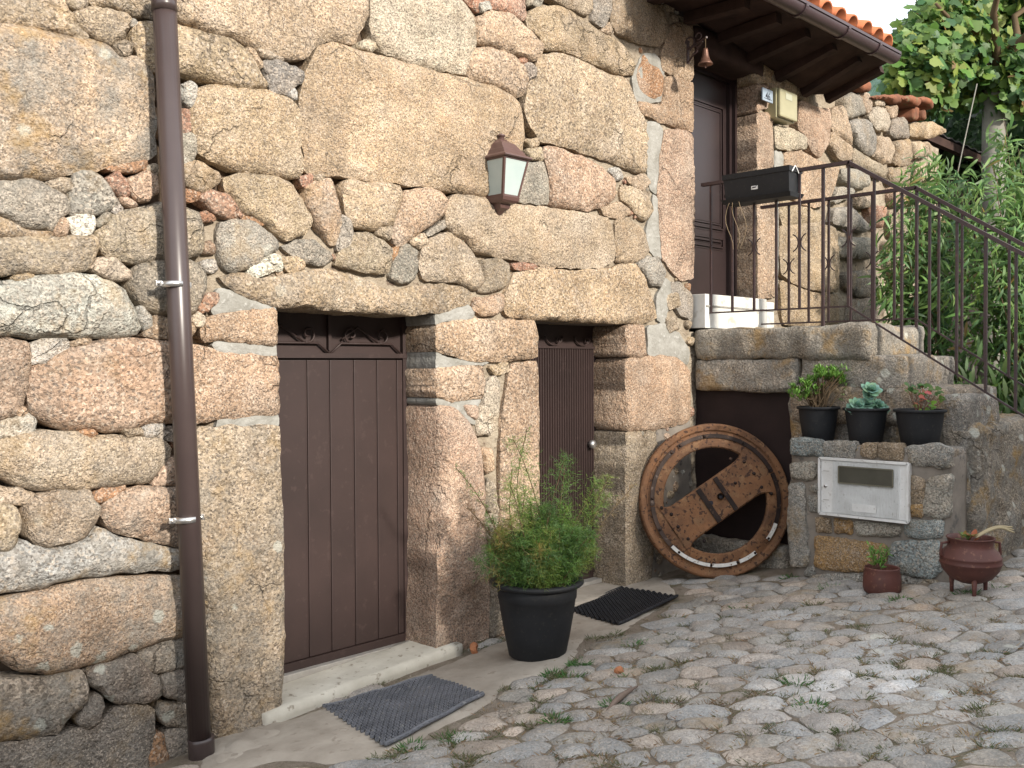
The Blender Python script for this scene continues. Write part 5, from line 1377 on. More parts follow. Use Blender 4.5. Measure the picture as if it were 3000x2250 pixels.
# tall central spray and thin outliers
for off, L, lean, dens, c, w in ((.03, .78, .03, 4, FG[1], .12), (.07, .66, .12, 4, FG[0], .11), (.00, .62, -.02, 4, FG[3], .12), (.06, .60, .25, 4, FG[1], .11), (-.06, .52, -.10, 3, FG[0], .10), (-.08, .62, -.20, 2, FG[1], .05), (-.12, .74, -.28, 1, FG[0], .03), (.10, .62, .42, 3, FG[3], .09), (.08, .54, .58, 3, FG[1], .08), (-.02, .82, -.10, 1, FG[0], .05), (-.1, .48, -.4, 3, (.16, .10, .05), .06), (.12, .66, .55, 1, (.26, .20, .11), .04), (.03, .70, .18, 3, FG[4], .12)):
    frond(top+vr*off, Vector((0, 0, 1))+vr*lean*1.0+vf*random.uniform(-.1, .1), L, .12, dens, c, w)
FL.build('fronds', M_LEAF, fern, 'stuff'); stems.build('stems', M_TWIG, fern)
# three pots on the pillar
zc_ = 1.222
def small_pot(v, label, R, y):
    c = Vector((5.665, y, zc_)); t = thing('potted_plant', label, 'potted plant', tuple(c), 'potted plants on the stone pillar')
    pot(t, c, R, R*.70, .212); return t, c+Vector((0, 0, .19))
random.seed(8)
t, c = small_pot(0, 'black pot with bushy bright green succulent stems, first from the cellar door', .132, -1.0)
L = Leaves(); m = MB()
def tip(L, p, n, ln, col, up=.3, tpl=OVAL, tf=OVAL_F, wid=.45):
    for i in range(n):
        a = i*2.4+random.random(); e = random.uniform(-.2, 1.2)
        d = Vector((math.cos(a)*math.cos(e), math.sin(a)*math.cos(e), math.sin(e)+up))
        T = tpl.copy(); T[:, 0] *= wid; L.add(T, tf, p+rv(.004), rot_from(d, Vector((0, 0, 1))), ln*random.uniform(.7, 1.2), gcol(col, .22))
for i in range(46):
    a = random.uniform(0, 6.28); r0 = .05*random.random(); b = c+Vector((r0*math.cos(a), r0*math.sin(a), -.01))
    side = random.choice((0, 1, 1)); ctr = c+(vr*-.085+Vector((0, 0, .12)) if side == 0 else vr*.045+Vector((0, 0, .205)))
    tp = ctr+vr*random.gauss(0, .055)+vf*random.gauss(0, .04)+Vector((0, 0, random.gauss(0, .022)))
    mid = (b+tp)/2+Vector((0, 0, .03))
    m.tube([b, mid, tp], [.004, .0035, .0025], 5, False)
    for q in range(3): tip(L, tp+rv(.014), 9, .036, (.13, .26, .045))
for k in range(4):
    b = c+vr*.06; tp = c+vr*(.14+.012*k)+Vector((0, 0, .06+.03*k)); m.tube([b, (b+tp)/2+Vector((0, 0, .02)), tp], .002, 4, False); tip(L, tp, 7, .022, (.13, .24, .06))
m.build('stems', M_TWIG, t, True); L.build('leaves', M_SUCC, t)
t, c = small_pot(0, 'black pot with blue-green rosette succulents, middle of the row on the pillar', .134, -1.305)
L = Leaves()
def rosette(p, R, nrm, col):
    q = Vector(nrm).to_track_quat('Z', 'Y'); n = 26
    for i in range(n):
        f = 1-i/n; a = i*2.39996; e = .05+(1-f)*1.25
        d = q @ Vector((math.cos(a)*math.cos(e), math.sin(a)*math.cos(e), math.sin(e)))
        T = OVAL.copy(); T[:, 0] *= 1.5; T[:, 2] *= -1.2
        L.add(T, OVAL_F, p, rot_from(d, q @ Vector((0, 0, 1))), R*(.35+.65*f), gcol(col, .12))
BG = (.17, .31, .23)
for dx, dz, R, nn in ((-.06, .035, .066, (-.5, -.6, .7)), (-.005, .04, .058, (-.4, -.5, .9)), (.065, .035, .056, (-.2, -.8, .6)), (.02, .125, .072, (-.5, -.6, .9)), (.005, .095, .05, (-.7, -.7, .3)), (-.09, .015, .05, (-.8, -.3, .5)), (.10, .015, .04, (-.3, -.9, .5)), (.0, .01, .05, (-.6, -.6, .4)), (-.03, .01, .05, (-.6, -.6, .5)), (.05, .01, .045, (-.5, -.7, .4))):
    rosette(c+vr*dx+Vector((0, 0, dz))-vf*.03, R, nn, BG)
MB().tube([c, c+vr*.02+Vector((0, 0, .11))], .008, 6).build('stem', M_TWIG, t); L.build('rosettes', M_SUCC, t)
t, c = small_pot(0, 'black pot with sparse red-tinged geranium leaves, nearest the cauldron', .146, -1.625)
L = Leaves(); m = MB()
for dx, dz, s_, col in ((-.05, .14, .05, (.07, .15, .04)), (-.02, .155, .055, (.06, .14, .04)), (.02, .15, .05, (.08, .17, .04)), (.06, .135, .05, (.11, .18, .04)), (.085, .12, .045, (.08, .15, .04)), (-.07, .12, .04, (.08, .16, .04)), (.0, .10, .05, (.45, .12, .11)), (.02, .12, .04, (.12, .2, .05)), (.0, .045, .045, (.16, .28, .05)), (.035, .05, .045, (.17, .30, .05)), (.05, .035, .04, (.14, .26, .05)), (.02, .03, .04, (.15, .27, .05)), (-.02, .06, .03, (.40, .16, .10)), (.11, .06, .035, (.12, .2, .05)), (.0, .13, .03, (.35, .15, .1))):
    p = c+vr*dx+Vector((0, 0, dz))+vf*random.uniform(-.04, .03)
    m.tube([c+vr*dx*.25, p], .0022, 4, False)
    for q in range(3): L.add(LOBE*np.array([.8, .8, 1]), LOBE_F, p+rv(.012), rot_from(vr*random.gauss(0, 1)-vf*.6+Vector((0, 0, random.uniform(-.3, .6))), Vector((-.4, -.5, .8))+rv(.3)), s_, gcol(col, .2))
m.build('stems', noisy_mat('reddish_stem', (.22, .10, .06), (.16, .08, .05), 9, .7, 0), t); L.build('leaves', M_LEAF, t)

# ================================================================ IRON CAULDRON AND RUSTY POT
cc = Vector((5.30, -2.03, gz(5.30, -2.03)))
cau = thing('iron_cauldron', 'red-brown three-legged iron cauldron planted with a small red sprout', 'cauldron', tuple(cc))
z0 = .07
MB().lathe([(0.0000, z0+0.0000), (0.0549, z0+0.0041), (0.1053, z0+0.0291), (0.1392, z0+0.0727), (0.1502, z0+0.1039), (0.1538, z0+0.1080), (0.1502, z0+0.1132), (0.1493, z0+0.1330), (0.1520, z0+0.1371), (0.1474, z0+0.1423), (0.1355, z0+0.1683), (0.1145, z0+0.1870), (0.1099, z0+0.2026), (0.1136, z0+0.2306), (0.1200, z0+0.2369), (0.1181, z0+0.2421), (0.1080, z0+0.2369), (0.1026, z0+0.1974)], cc, 44).build('body', M_POTRED, cau, True)
for k in range(3):
    a = math.atan2(-vf.y, -vf.x)+k*2.094-.25; q = cc+Vector((math.cos(a)*.095, math.sin(a)*.095, 0))
    MB().tube([q+Vector((0, 0, z0+.035)), q+Vector((0, 0, .05)), q+Vector((0, 0, -.01))], [.016, .011, .010], 8).build('leg', M_POTRED, cau, True)
for sg in (-1, 1):
    b = cc+vr*sg*.112; MB().tube([b+Vector((0, 0, z0+.215)), b+vr*sg*.04+Vector((0, 0, z0+.21)), b+vr*sg*.045+Vector((0, 0, z0+.15)), b+vr*sg*.03+Vector((0, 0, z0+.135))], .008, 6).build('handle', M_POTRED, cau, True)
MB().lathe([(0, z0+.212), (.06, z0+.214), (.104, z0+.208)], cc, 20).build('soil', M_SOIL, cau, True)
L = Leaves(); random.seed(5)
tp = cc+Vector((0, 0, z0+.21))-vr*.01
for i in range(16):
    a = i*2.4; e = random.uniform(.2, 1.2); L.add(OVAL*np.array([.9, 1, 1]), OVAL_F, tp+vr*random.uniform(-.03, .04)+Vector((0, 0, random.uniform(.0, .035))), rot_from(Vector((math.cos(a)*math.cos(e), math.sin(a)*math.cos(e), math.sin(e))), (0, 0, 1)), random.uniform(.035, .06), gcol(random.choice([(.30, .10, .05), (.12, .20, .05), (.26, .16, .05), (.10, .18, .05)]), .2))
L.build('leaves', M_LEAF, cau)
m = MB()
for k in range(3):
    m.tube([tp+vr*(.03+.055*i)+Vector((0, 0, .03+.055*math.sin(min(i, 3.2)/3.2*1.9)-.018*max(0, i-2.2)*k*.5))-vf*.01*k for i in np.linspace(0, 3.6, 10)], [.004+.004*math.sin(j/9*3.1) for j in range(10)], 5, False)
m.build('dry_leaf', noisy_mat('straw_leaf', (.42, .35, .22), (.30, .24, .14), 8, .7, 0), cau, True)
rc = Vector((5.265, -1.575, gz(5.265, -1.575)))
rp = thing('rusty_pot', 'small rusty red iron pot with a green sprout below the letter box', 'pot', tuple(rc))
MB().lathe([(0, .002), (.085, .0), (.094, .008), (.101, .03), (.102, .07), (.098, .105), (.092, .135), (.094, .142), (.088, .146), (.084, .14), (.086, .10)], rc, 36).build('pot', M_POTRED, rp, True)
MB().lathe([(0, .115), (.087, .112)], rc, 18).build('soil', M_SOIL, rp, True)
L = Leaves(); m = MB()
for i in range(13):
    b = rc+Vector((0, 0, .11))-vr*.02+rv(.014); b.z = rc.z+.11; tp = b+vr*random.gauss(.0, .03)+vf*random.gauss(0, .02)+Vector((0, 0, random.uniform(.07, .16)))
    m.tube([b, (b+tp)/2, tp], .0016, 4, False)
    for f_ in (.4, .6, .8, 1.0):
        for q in range(3): L.add(LANCE*np.array([1.3, 1, 1]), LANCE_F, b.lerp(tp, f_), rot_from(rv(.8)+Vector((0, 0, .9)), rv()), random.uniform(.026, .042), gcol((.14, .28, .06), .25))
for k in range(2): m.tube([rc+vr*.06+Vector((0, 0, .13)), rc+vr*.07-vf*.09+Vector((0, 0, .12)), rc+vr*.065-vf*.10+Vector((0, 0, .02))], .0014, 4, False)
m.build('stems', M_TWIG, rp); L.build('leaves', M_LEAF, rp)

# ================================================================ RUSTY WHEEL
hv = Vector((.74, -.67, 0)).normalized(); nh = Vector((hv.y, -hv.x, 0))     # nh points at the viewer side
if nh.dot(CAM-Vector((5.4, -.4, 1))) < 0: nh = -nh
tl = math.radians(9); RW = .505
upv = (Vector((0, 0, 1))*math.cos(tl)-nh*math.sin(tl)).normalized(); nw = (nh*math.cos(tl)+Vector((0, 0, 1))*math.sin(tl)).normalized()
wb = G(1543, 1250)
wc = onplane(1545, 1086, wb+upv*RW, nw)
wc = wb+upv*RW*1.0+hv*((wc-(wb+upv*RW)).dot(hv))
wheel = thing('iron_flywheel', 'big rusty iron wheel with a broad riveted crossbar leaning against the wall', 'flywheel', tuple(wb))
MW = Matrix(((hv.x, upv.x, nw.x, wc.x), (hv.y, upv.y, nw.y, wc.y), (hv.z, upv.z, nw.z, wc.z), (0, 0, 0, 1)))
def L3(x, y, z=0): return MW @ Vector((x, y, z))
def wl(prof, name, n=64, parent=wheel):
    m = MB(); V = []; F = []
    for r, z in prof:
        for k in range(n): a = 2*math.pi*k/n; V.append(L3(r*math.cos(a), r*math.sin(a), z))
    N = len(prof)
    for i in range(N):
        for k in range(n): F.append((i*n+k, i*n+(k+1) % n, ((i+1) % N)*n+(k+1) % n, ((i+1) % N)*n+k))
    return m.add(V, F).build(name, M_RUST, parent, True, org=tuple(wc))
rim = wl([(.345, .012), (.352, .019), (.385, .020), (.402, .014), (.428, .012), (.440, .004), (.452, .004), (.462, .016), (.490, .020), (.500, .014), (RW, -.002), (.502, -.05), (.470, -.055), (.345, -.012)], 'rim', 80)
try: rim.data.set_sharp_from_angle(angle=math.radians(35))
except Exception: pass
# crossbar with flared, filleted ends
ang = math.radians(33); ca, sa = math.cos(ang), math.sin(ang)
def B3(x, y, z): return L3(x*ca-y*sa, x*sa+y*ca, z)
outl = []
for x in np.linspace(-.345, .345, 35):
    f_ = max(0, (abs(x)-.20)/.145); outl.append((x, .132+.060*f_**4))
top_ = outl; bot_ = [(x, -y) for x, y in outl]
V = []; F = []; n = len(outl)
for z, ins in ((.028, .010), (.018, .0), (-.012, .0)):
    for (x, y) in top_: V.append(B3(x, y-ins, z+(.006*noise.noise(Vector((x*9, y*9, 1))) if z > 0 else 0)))
    for (x, y) in bot_: V.append(B3(x, y+ins, z+(.006*noise.noise(Vector((x*9, y*9, 1))) if z > 0 else 0)))
for k in range(n-1):
    F.append((k, n+k, n+k+1, k+1)); F.append((4*n+k, 4*n+k+1, 5*n+k+1, 5*n+k))
    for lay in (0, 1):
        a = lay*2*n; F.append((a+k, a+k+1, a+2*n+k+1, a+2*n+k)); F.append((a+n+k, a+2*n+n+k, a+2*n+n+k+1, a+n+k+1))
mesh('crossbar', V, F, M_RUST, wheel, False, org=tuple(wc))
M_DIRON = noisy_mat('dark_iron_strap', (.035, .022, .018), (.016, .011, .010), 14, .6, .4, .003, .2, (.10, .055, .035), 30)
M_WORN = noisy_mat('worn_bright_strap', (.085, .055, .042), (.03, .02, .017), 9, .6, .4, .003, .25, (.16, .12, .10), 24)
M_WPAINT = noisy_mat('flaking_white_paint', (.72, .70, .66), (.60, .57, .52), 30, .6, .3, .002, .4, (.20, .12, .08), 36)
for (x, w_) in ((-.062, .034), (.075, .030)):
    m = MB()
    for i in range(10):
        y0 = -.125+i*.025; m.add([B3(x-w_/2, y0, .027), B3(x+w_/2, y0, .027), B3(x+w_/2, y0+.025, .027), B3(x-w_/2, y0+.025, .027), B3(x-w_/2, y0, .038), B3(x+w_/2, y0, .038), B3(x+w_/2, y0+.025, .038), B3(x-w_/2, y0+.025, .038)], [(4, 5, 6, 7), (0, 1, 5, 4), (2, 3, 7, 6), (1, 2, 6, 5), (3, 0, 4, 7)])
    m.build('strap', M_DIRON, wheel, org=tuple(wc))
m = MB(); V = []
for x0, x1, y0, y1 in ((-.045, .06, -.11, -.03),): m.add([B3(x0, y0, .031), B3(x1, y0, .031), B3(x1, y1, .031), B3(x0, y1, .031)], [(0, 1, 2, 3)])
m.build('hub_plate', M_RUST, wheel)
m = MB(); m.tube([B3(.035, .005, .026), B3(.035, .005, .05)], .021, 16, False); m.tube([B3(.035, .005, .05), B3(.035, .005, .026)], .015, 16, False); m.build('hub_pipe', M_DIRON, wheel)
for cx_, cy_, ra, rb_ in ((.035, .005, .0155, .0155), (-.045, .005, .02, .016)):
    MB().add([B3(cx_+ra*math.cos(a), cy_+rb_*math.sin(a), .0325) for a in np.linspace(0, 6.28, 16, endpoint=False)], [tuple(range(16))]).build('bolt_hole', M_INK, wheel)
def arc(a0, a1, r0, r1, z, mat, name='band'):
    m = MB(); n = max(6, int(abs(a1-a0)/4)); V = []; F = []
    for i in range(n+1):
        a = math.radians(a0+(a1-a0)*i/n)
        for r, zz in ((r0, z-.012), (r0, z+.006), (r1, z+.006), (r1, z-.012)): V.append(L3(r*math.cos(a), r*math.sin(a), zz))
    for i in range(n):
        for k in range(3): F.append((i*4+k, i*4+k+1, i*4+5+k, i*4+4+k))
    F += [(0, 1, 2, 3), tuple(n*4+k for k in (3, 2, 1, 0))]
    m.add(V, F).build(name, mat, wheel, org=tuple(wc))
arc(100, 124, .408, .434, .018, M_WORN); arc(25, 99, .408, .434, .018, M_DIRON); arc(-22, 24, .408, .434, .018, M_DIRON)
arc(130, 184, .408, .434, .018, M_WORN); arc(185, 222, .408, .434, .018, M_WORN); arc(223, 258, .408, .434, .018, M_WORN)
arc(224, 262, .410, .432, .021, M_WPAINT); arc(264, 286, .410, .432, .021, M_WPAINT); arc(289, 306, .410, .432, .021, M_WPAINT); arc(322, 338, .410, .432, .021, M_WPAINT)
def bolt(x, y, z, r, name='rivet'):
    m = MB(); m.ball((0, 0, 0), r, 8, 6, (1, 1, .8)); m.v = [tuple(L3(x, y, z)+hv*p[0]+upv*p[1]+nw*p[2]) for p in m.v]; m.build(name, M_DIRON, wheel, True)
for a in (122, 98, 62, 28, 132, 178, 206, 232, 263, 287, 305, 323): bolt(.421*math.cos(math.radians(a)), .421*math.sin(math.radians(a)), .026, .0095)
for x, y in ((-.30, .09), (-.30, -.10), (.30, .10), (.30, -.10), (-.22, -.17), (.235, .165), (.17, .02), (.31, .0), (-.31, .0), (-.33, .16), (.33, -.17)): 
    p = (x*ca-y*sa, x*sa+y*ca); bolt(p[0], p[1], .028, .0125)

# ================================================================ TREES AND BACKGROUND
random.seed(11); np.random.seed(11)
def limb(m, a, b, r0, r1, wob=.05, n=7, seg=6):
    a = Vector(a); b = Vector(b); pts = []
    for i in range(seg+1):
        f_ = i/seg; p = a.lerp(b, f_)
        if 0 < i < seg: p = p+rv(wob*(b-a).length*.3)
        pts.append(p)
    m.tube(pts, [r0+(r1-r0)*i/seg for i in range(seg+1)], n); return pts
# tree with a smooth grey trunk and vine-like lobed leaves
tb = Vector((11.55, -.16, gz(11.55, -.16)))
tree = thing('leafy_tree', 'tree with a smooth grey trunk and broad lobed light green leaves', 'tree', tuple(tb))
ttop = at(2148, 150, (Vector((11.5, -.12, 4.9))-CAM).dot(FW))
m = MB(); m.tube([tb-Vector((0, 0, .1)), tb.lerp(ttop, .3), tb.lerp(ttop, .65), ttop], [.17, .145, .13, .12], 14); m.build('trunk', M_BARK, tree, True)
m = MB(); ends = []
for k in range(9):
    a = k*.7+random.random()*.4; e = ttop+Vector((math.cos(a)*random.uniform(.7, 1.6), math.sin(a)*random.uniform(.7, 1.6), random.uniform(.2, 1.4)))
    ends.append(limb(m, ttop-Vector((0, 0, .1)), e, .055, .015))
limb(m, ttop, at(1960, 100, 10.6), .05, .012); limb(m, ttop, at(1930, 150, 10.6), .04, .01); limb(m, ttop+Vector((0, 0, .3)), at(2000, 25, 10.5), .04, .01)
m.build('limb', M_TWIG, tree, True)
LG_ = [(.11, .20, .045), (.13, .23, .05), (.09, .17, .045), (.17, .23, .05), (.075, .15, .05), (.06, .13, .05)]
# clumps: (view x, view y, depth, radius)
CL = []
for vx, vy, d, r in ((1985, 75, 8.0, .26), (2010, 25, 8.1, .26), (1975, 118, 7.9, .22), (1955, 160, 7.9, .2), (2000, 170, 7.9, .24), (2040, 95, 8.0, .28), (2050, 35, 8.2, .3), (2030, 140, 7.8, .24), (2080, 80, 8.0, .25), (2085, 145, 8.1, .16), (1960, 195, 8.0, .18), (2010, 205, 8.1, .2), (1925, 190, 8.6, .2),
                    (2150, 170, 8.2, .3), (2200, 150, 8.2, .32), (2240, 190, 8.2, .3), (2185, 110, 8.6, .28), (2240, 90, 8.6, .35), (2120, 150, 8.3, .2), (2100, 10, 8.6, .3), (2150, 0, 8.8, .32), (2200, 30, 8.9, .34), (2250, 10, 8.8, .4), (2090, -60, 8.4, .4), (2180, -80, 8.6, .5), (2280, -60, 8.6, .5), (2330, 60, 8.8, .5), (2330, 170, 8.8, .5), (2040, -40, 8.2, .3), (2130, 70, 10.2, .35), (2190, 75, 10.4, .4), (2420, 20, 9, .6), (2420, 160, 9, .6), (2140, 120, 10.0, .35), (2100, 110, 9.6, .25), (2212, 120, 9.9, .4), (1990, 50, 8.6, .25), (2060, 180, 8.4, .2)):
    CL.append((at(vx, vy, d*1.31), r*1.31))
cand = []
for c, r in CL:
    for i in range(int(1250*r*r)+18):
        p = c+rv(1).normalized()*r*random.random()**.4
        pv_ = projv(p)
        if pv_[0] < 1908 or (pv_[1] < 100 and pv_[0] < 1990-.85*pv_[1]): continue
        out = (p-c).normalized()
        nrm = (out*.5+Vector((-.35, -.75, .55))+rv(.45)).normalized(); dv = (Vector((0, 0, -.8))+rv(.55)+out*.3)
        col = random.choice(LG_)
        if random.random() < .035: col = (.24, .15, .06)
        if random.random() < .10: col = (.20, .27, .06)
        cand.append((projv(p)[2], p, rot_from(dv, nrm), random.uniform(.085, .165), gcol(col, .22)))
cand.sort(key=lambda t: t[0])
inview = [t for t in cand if 1880 < projv(t[1])[0] < 2225 and -10 < projv(t[1])[1] < 240]
chosen = set(id(t) for t in inview[:290])
base = mesh('leaf', LOBE, LOBE_F, M_LEAF, tree, False, (1, 1, 1, 1), (0, 0, 0), np.ones((len(LOBE), 3)))
first = True; L = Leaves()
for t in cand:
    z, p, R, sc, col = t
    if id(t) in chosen:
        o = base if first else bpy.data.objects.new('leaf', base.data)
        if not first: COL.objects.link(o); o.parent = tree
        first = False
        M4 = Matrix([list(R[0])+[0], list(R[1])+[0], list(R[2])+[0], [0, 0, 0, 1]])
        o.location = p-WORG[tree.name]; o.rotation_euler = M4.to_euler(); o.scale = (sc, sc, sc); o.color = (*col, 1)
    else: L.add(LOBE, LOBE_F, p, R, sc, col)
L.build('crown', M_LEAF, tree, 'stuff')

# peach bushes with long narrow leaves
def peach(name, label, base, tips, n_leaf, spread, lowz):
    t = thing(name, label, 'bush', tuple(base), 'narrow-leaved bushes behind the steps')
    m = MB(); L = Leaves()
    for tp in tips:
        a = Vector(base)+Vector((random.gauss(0, .08), random.gauss(0, .08), 0)); tp = Vector(tp)
        mid = a.lerp(tp, .55)+rv(.05)
        P = [a, a.lerp(mid, .5)+rv(.02), mid, mid.lerp(tp, .5)+rv(.03), tp]
        m.tube(P, [.014, .011, .008, .005, .002], 5)
        for k in range(n_leaf):
            f_ = random.random()**.75; f_ = lowz+(1-lowz)*f_
            q = f_*4; i = min(3, int(q)); p = P[i].lerp(P[i+1], q-i)+rv(spread*(1.25-f_*.7))
            d = Vector((random.gauss(0, .7), random.gauss(0, .7), random.uniform(-1.5, .25)))
            col = random.choice([(.115, .205, .06), (.135, .235, .065), (.09, .17, .055), (.16, .26, .08), (.075, .14, .055)])
            if random.random() < .02: col = (.30, .22, .08)
            T = LANCE.copy(); T[:, 2] *= random.uniform(.6, 2.2); T[:, 0] *= random.uniform(.8, 1.15)
            L.add(T, LANCE_F, p, rot_from(d, Vector((-.4, -.6, .6))+rv(.5)), random.uniform(.10, .17), gcol(col, .25))
    m.build('branches', M_TWIG, t, True); L.build('leaves', M_LEAF, t, 'stuff')
def tipsv(lst): return [at(vx, vy, d) for vx, vy, d in lst]
peach('peach_bush', 'narrow-leaved drooping bush growing against the stone wall behind the far handrail', (8.1, -.75, gz(8.1, -.75)),
      tipsv([(1985, 345, 8.3), (2005, 330, 8.3), (2025, 345, 8.2), (2050, 380, 8.1), (1960, 400, 8.0), (2070, 360, 8.4), (2090, 390, 8.5), (1940, 450, 7.9), (1930, 500, 7.8), (2000, 400, 8.0), (2060, 430, 8.1), (2080, 420, 8.3), (1925, 560, 7.8), (1985, 470, 7.8), (2030, 470, 7.8), (2000, 380, 7.9), (2040, 420, 8.2), (1955, 530, 7.7), (1920, 600, 7.8)]), 200, .11, .25)
peach('peach_bush', 'tall narrow-leaved bush rising in front of the grey tree trunk', (8.3, -1.7, gz(8.3, -1.7)),
      tipsv([(2168, 262, 8.0), (2172, 300, 7.8), (2200, 320, 7.8), (2140, 350, 7.8), (2215, 360, 7.6), (2110, 420, 7.7), (2150, 400, 7.5), (2190, 420, 7.5), (2230, 420, 7.5), (2120, 480, 7.5), (2090, 520, 7.6), (2160, 480, 7.4), (2210, 500, 7.4), (2260, 400, 7.6), (2260, 480, 7.4), (2140, 560, 7.3), (2190, 560, 7.3), (2080, 580, 7.5), (2300, 380, 7.6), (2060, 620, 7.5)]), 200, .12, .2)
# strap-leaved ground plants at the foot of the bushes
tk = thing('ground_plants', 'dense strap-leaved green plants beside the steps under the bushes', 'plants', (7.6, -1.6, gz(7.6, -1.6)))
L = Leaves()
for i in range(4200):
    vx = random.uniform(1930, 2300); d = random.uniform(6.9, 8.2); p = at(vx, 800, d)
    b = Vector((p.x, p.y, gz(p.x, p.y)))
    if b.x < 6.95: continue
    h = random.uniform(.3, 1.25)
    dv = Vector((random.gauss(0, .3), random.gauss(0, .3), 1)); q = b+Vector((random.gauss(0, .05), random.gauss(0, .05), h*random.random()))
    L.add(LANCE*np.array([1.2, 1, 1.3]), LANCE_F, q, rot_from(dv, Vector((-.4, -.6, .6))+rv(.5)), random.uniform(.09, .19), gcol(random.choice([(.09, .16, .045), (.12, .19, .06), (.06, .11, .04), (.15, .20, .08)]), .3))
L.build('leaves', M_LEAF, tk, 'stuff')
# shed with its shade painted in as a dark wall, and dense trees behind
shed = thing('lean_to_shed', 'low shed with a wall coloured dark for its shade under the trees beyond the end of the stone wall', 'shed', (12, .6, .5))
MB().box((10.4, .62, .2), (18, 2.4, 4.15)).build('wall', M_DOOR_SHADE, shed)
V = []; F = []
for i in range(60):
    x = 9.75+i*.125; dz = .02*(i % 2)
    V += [(x+.5, .22, 4.23+dz), (x+.5, 2.6, 4.9+dz)]
for i in range(59): F.append((2*i, 2*i+2, 2*i+3, 2*i+1))
n0 = len(V); V += [(x, y, z-.012) for x, y, z in V]; F += [tuple(reversed([k+n0 for k in f])) for f in F[:59]]+[(2*i, n0+2*i, n0+2*i+2, 2*i+2) for i in range(59)]
MB().add(V, F).build('roof', M_TIN, shed)
MB().bar((10.3, .26, 4.16), (17.5, .26, 4.16), .07, .09).build('beam', M_WOOD, shed)
def dense(name, label, c, r, n, sz, cols, th, kind='tree'):
    t = thing(name, label, kind, (c[0], c[1], gz(c[0], c[1])), 'trees beyond the stone wall')
    m = MB(); m.tube([Vector((c[0], c[1], gz(c[0], c[1])-.1)), Vector((c[0], c[1], c[2]))], [th, th*.5], 8)
    for k in range(8): limb(m, (c[0], c[1], c[2]-r[2]*.5), Vector(c)+Vector((math.cos(k)*r[0]*.7, math.sin(k)*r[1]*.7, random.uniform(-.2, .6)*r[2])), th*.4, .02)
    m.build('trunk', M_TWIG, t, True); L = Leaves()
    cl = [Vector(c)+Vector((random.uniform(-1, 1)*r[0], random.uniform(-1, 1)*r[1], random.uniform(-1, 1)*r[2]))*.9 for _ in range(46)]
    for i in range(n):
        q = random.choice(cl)+rv(.34*min(r)*.6)
        L.add(OVAL, OVAL_F, q, rot_from(rv(1)+Vector((0, 0, -.5)), Vector((-.3, -.6, .6))+rv(.5)), sz*random.uniform(.7, 1.3), gcol(random.choice(cols), .3))
    L.build('crown', M_LEAF, t, 'stuff')
DG = [(.04, .08, .03), (.05, .095, .035), (.035, .07, .03)]
dense('evergreen_tree', 'dense dark tree shading the shed roof, left of the grey trunk', (13.5, 1.4, 4.1), (2.0, 1.2, .9), 4200, .16, DG, .14)
dense('evergreen_tree', 'dense dark tree close behind the grey trunk, its crown hanging over the peach bush', (15.2, .7, 4.9), (1.7, 1.3, 1.6), 6500, .17, DG, .12)
dense('green_bush', 'sunny yellow-green bush showing over the end of the tiled wall', (17.5, 4.6, 5.0), (2.0, 1.6, 1.3), 3000, .16, [(.11, .17, .04), (.13, .19, .05)], .1, 'bush')
# cable
a = at(1890/3+1475, 620/3, 9.4); b = at(1820/3+1475, 940/3, 9.0)
tag(MB().tube([a+(a-b)*.25, a, b, b+(b-a)*.6], .005, 5).build('cable', M_BARK, None), 'thin slack grey cable hanging left of the grey trunk', 'cable')
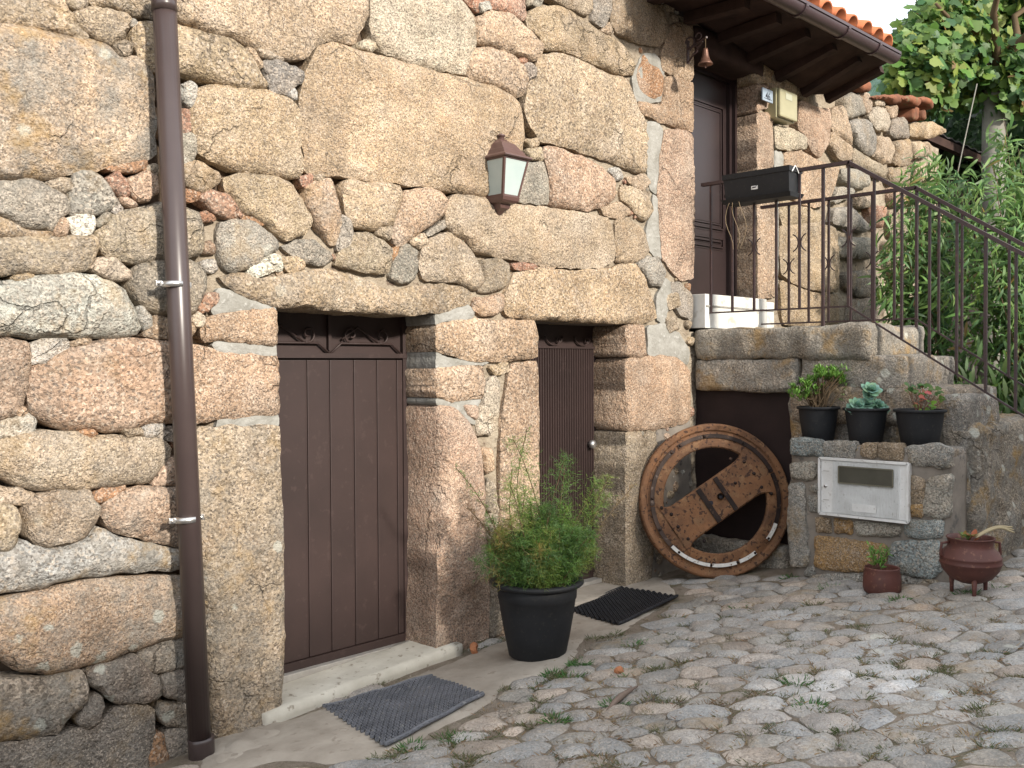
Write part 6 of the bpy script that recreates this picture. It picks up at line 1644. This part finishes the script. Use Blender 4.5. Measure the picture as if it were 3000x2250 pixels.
# distant wooded hill
V = []; F = []; nx, nyy = 70, 26
for i in range(nx+1):
    for j in range(nyy+1):
        x = 120+j*7; y = -60+i*5
        h = 115*math.sin(math.pi*min(1, j/nyy)*.5)*(.75+.35*noise.noise(Vector((x*.01, y*.012, 2))))+5*noise.noise(Vector((x*.09, y*.11, 4)))+4*noise.noise(Vector((x*.3, y*.3, 9)))
        V.append((x, y, 1+max(h*1.02, -2)))
for i in range(nx):
    for j in range(nyy): F.append((i*(nyy+1)+j, (i+1)*(nyy+1)+j, (i+1)*(nyy+1)+j+1, i*(nyy+1)+j+1))
hill = mesh('hill', V, F, noisy_mat('wooded_hill', (.13, .19, .16), (.07, .12, .09), .5, 1, .8, .5, 0, (.10, .15, .08), 3, rnd=False), None, False, kind='structure')
print('tris', sum(len(o.data.polygons) for o in bpy.data.objects if o.type == 'MESH'), 'objs', len(bpy.data.objects))

# ================================================================ HOUSE ACROSS THE STREET (behind the viewer: shades the cobbles)
opp = thing('opposite_house', 'plain rendered house across the street behind the viewer', 'house', (3, -9.6, .9))
OW = [(-9, 1.5, 4.72), (1.505, 4.4, 4.42), (4.405, 16, 5.1)]
for x0, x1, h in OW:
    MB().box((x0, -13.5, .2), (x1, -9.4, h-.25)).build('wall', M_PLASTER, opp)
    x0 += .2 if x0 > -5 else 0
    V = [(x0-.2, -9.05, h-.22), (x1+(.2 if x1 > 5 else -.004), -9.05, h-.22), (x1+(.2 if x1 > 5 else -.004), -11.4, h+.55), (x0-.2, -11.4, h+.55), (x1+(.2 if x1 > 5 else -.004), -13.8, h-.22), (x0-.2, -13.8, h-.22)]
    V2 = [(x, y, z+.14) for x, y, z in V]
    MB().add(V+V2, [(0, 3, 2, 1), (3, 5, 4, 2), (6, 7, 8, 9), (9, 8, 10, 11), (0, 1, 7, 6), (4, 5, 11, 10), (0, 6, 9, 3), (3, 9, 11, 5), (1, 2, 8, 7), (2, 4, 10, 8)]).build('roof', M_TERRA, opp)
for x in (-4, -1, 6, 9):
    w_ = MB().box((x-.5, -9.42, 2.2), (x+.5, -9.375, 3.5)).build('window', M_SMOKE, opp)
    m = MB()
    for p, q in (((x-.5, 2.2), (x+.5, 2.2)), ((x+.5, 2.2), (x+.5, 3.5)), ((x+.5, 3.5), (x-.5, 3.5)), ((x-.5, 3.5), (x-.5, 2.2)), ((x, 2.2), (x, 3.5))): m.bar((p[0], -9.36, p[1]), (q[0], -9.36, q[1]), .06, .05, (0, 1, 0))
    m.build('window_frame', M_WHITEP, w_)
MB().box((2.0, -9.43, .8), (3.0, -9.37, 2.95)).build('door', M_BROWN, opp)
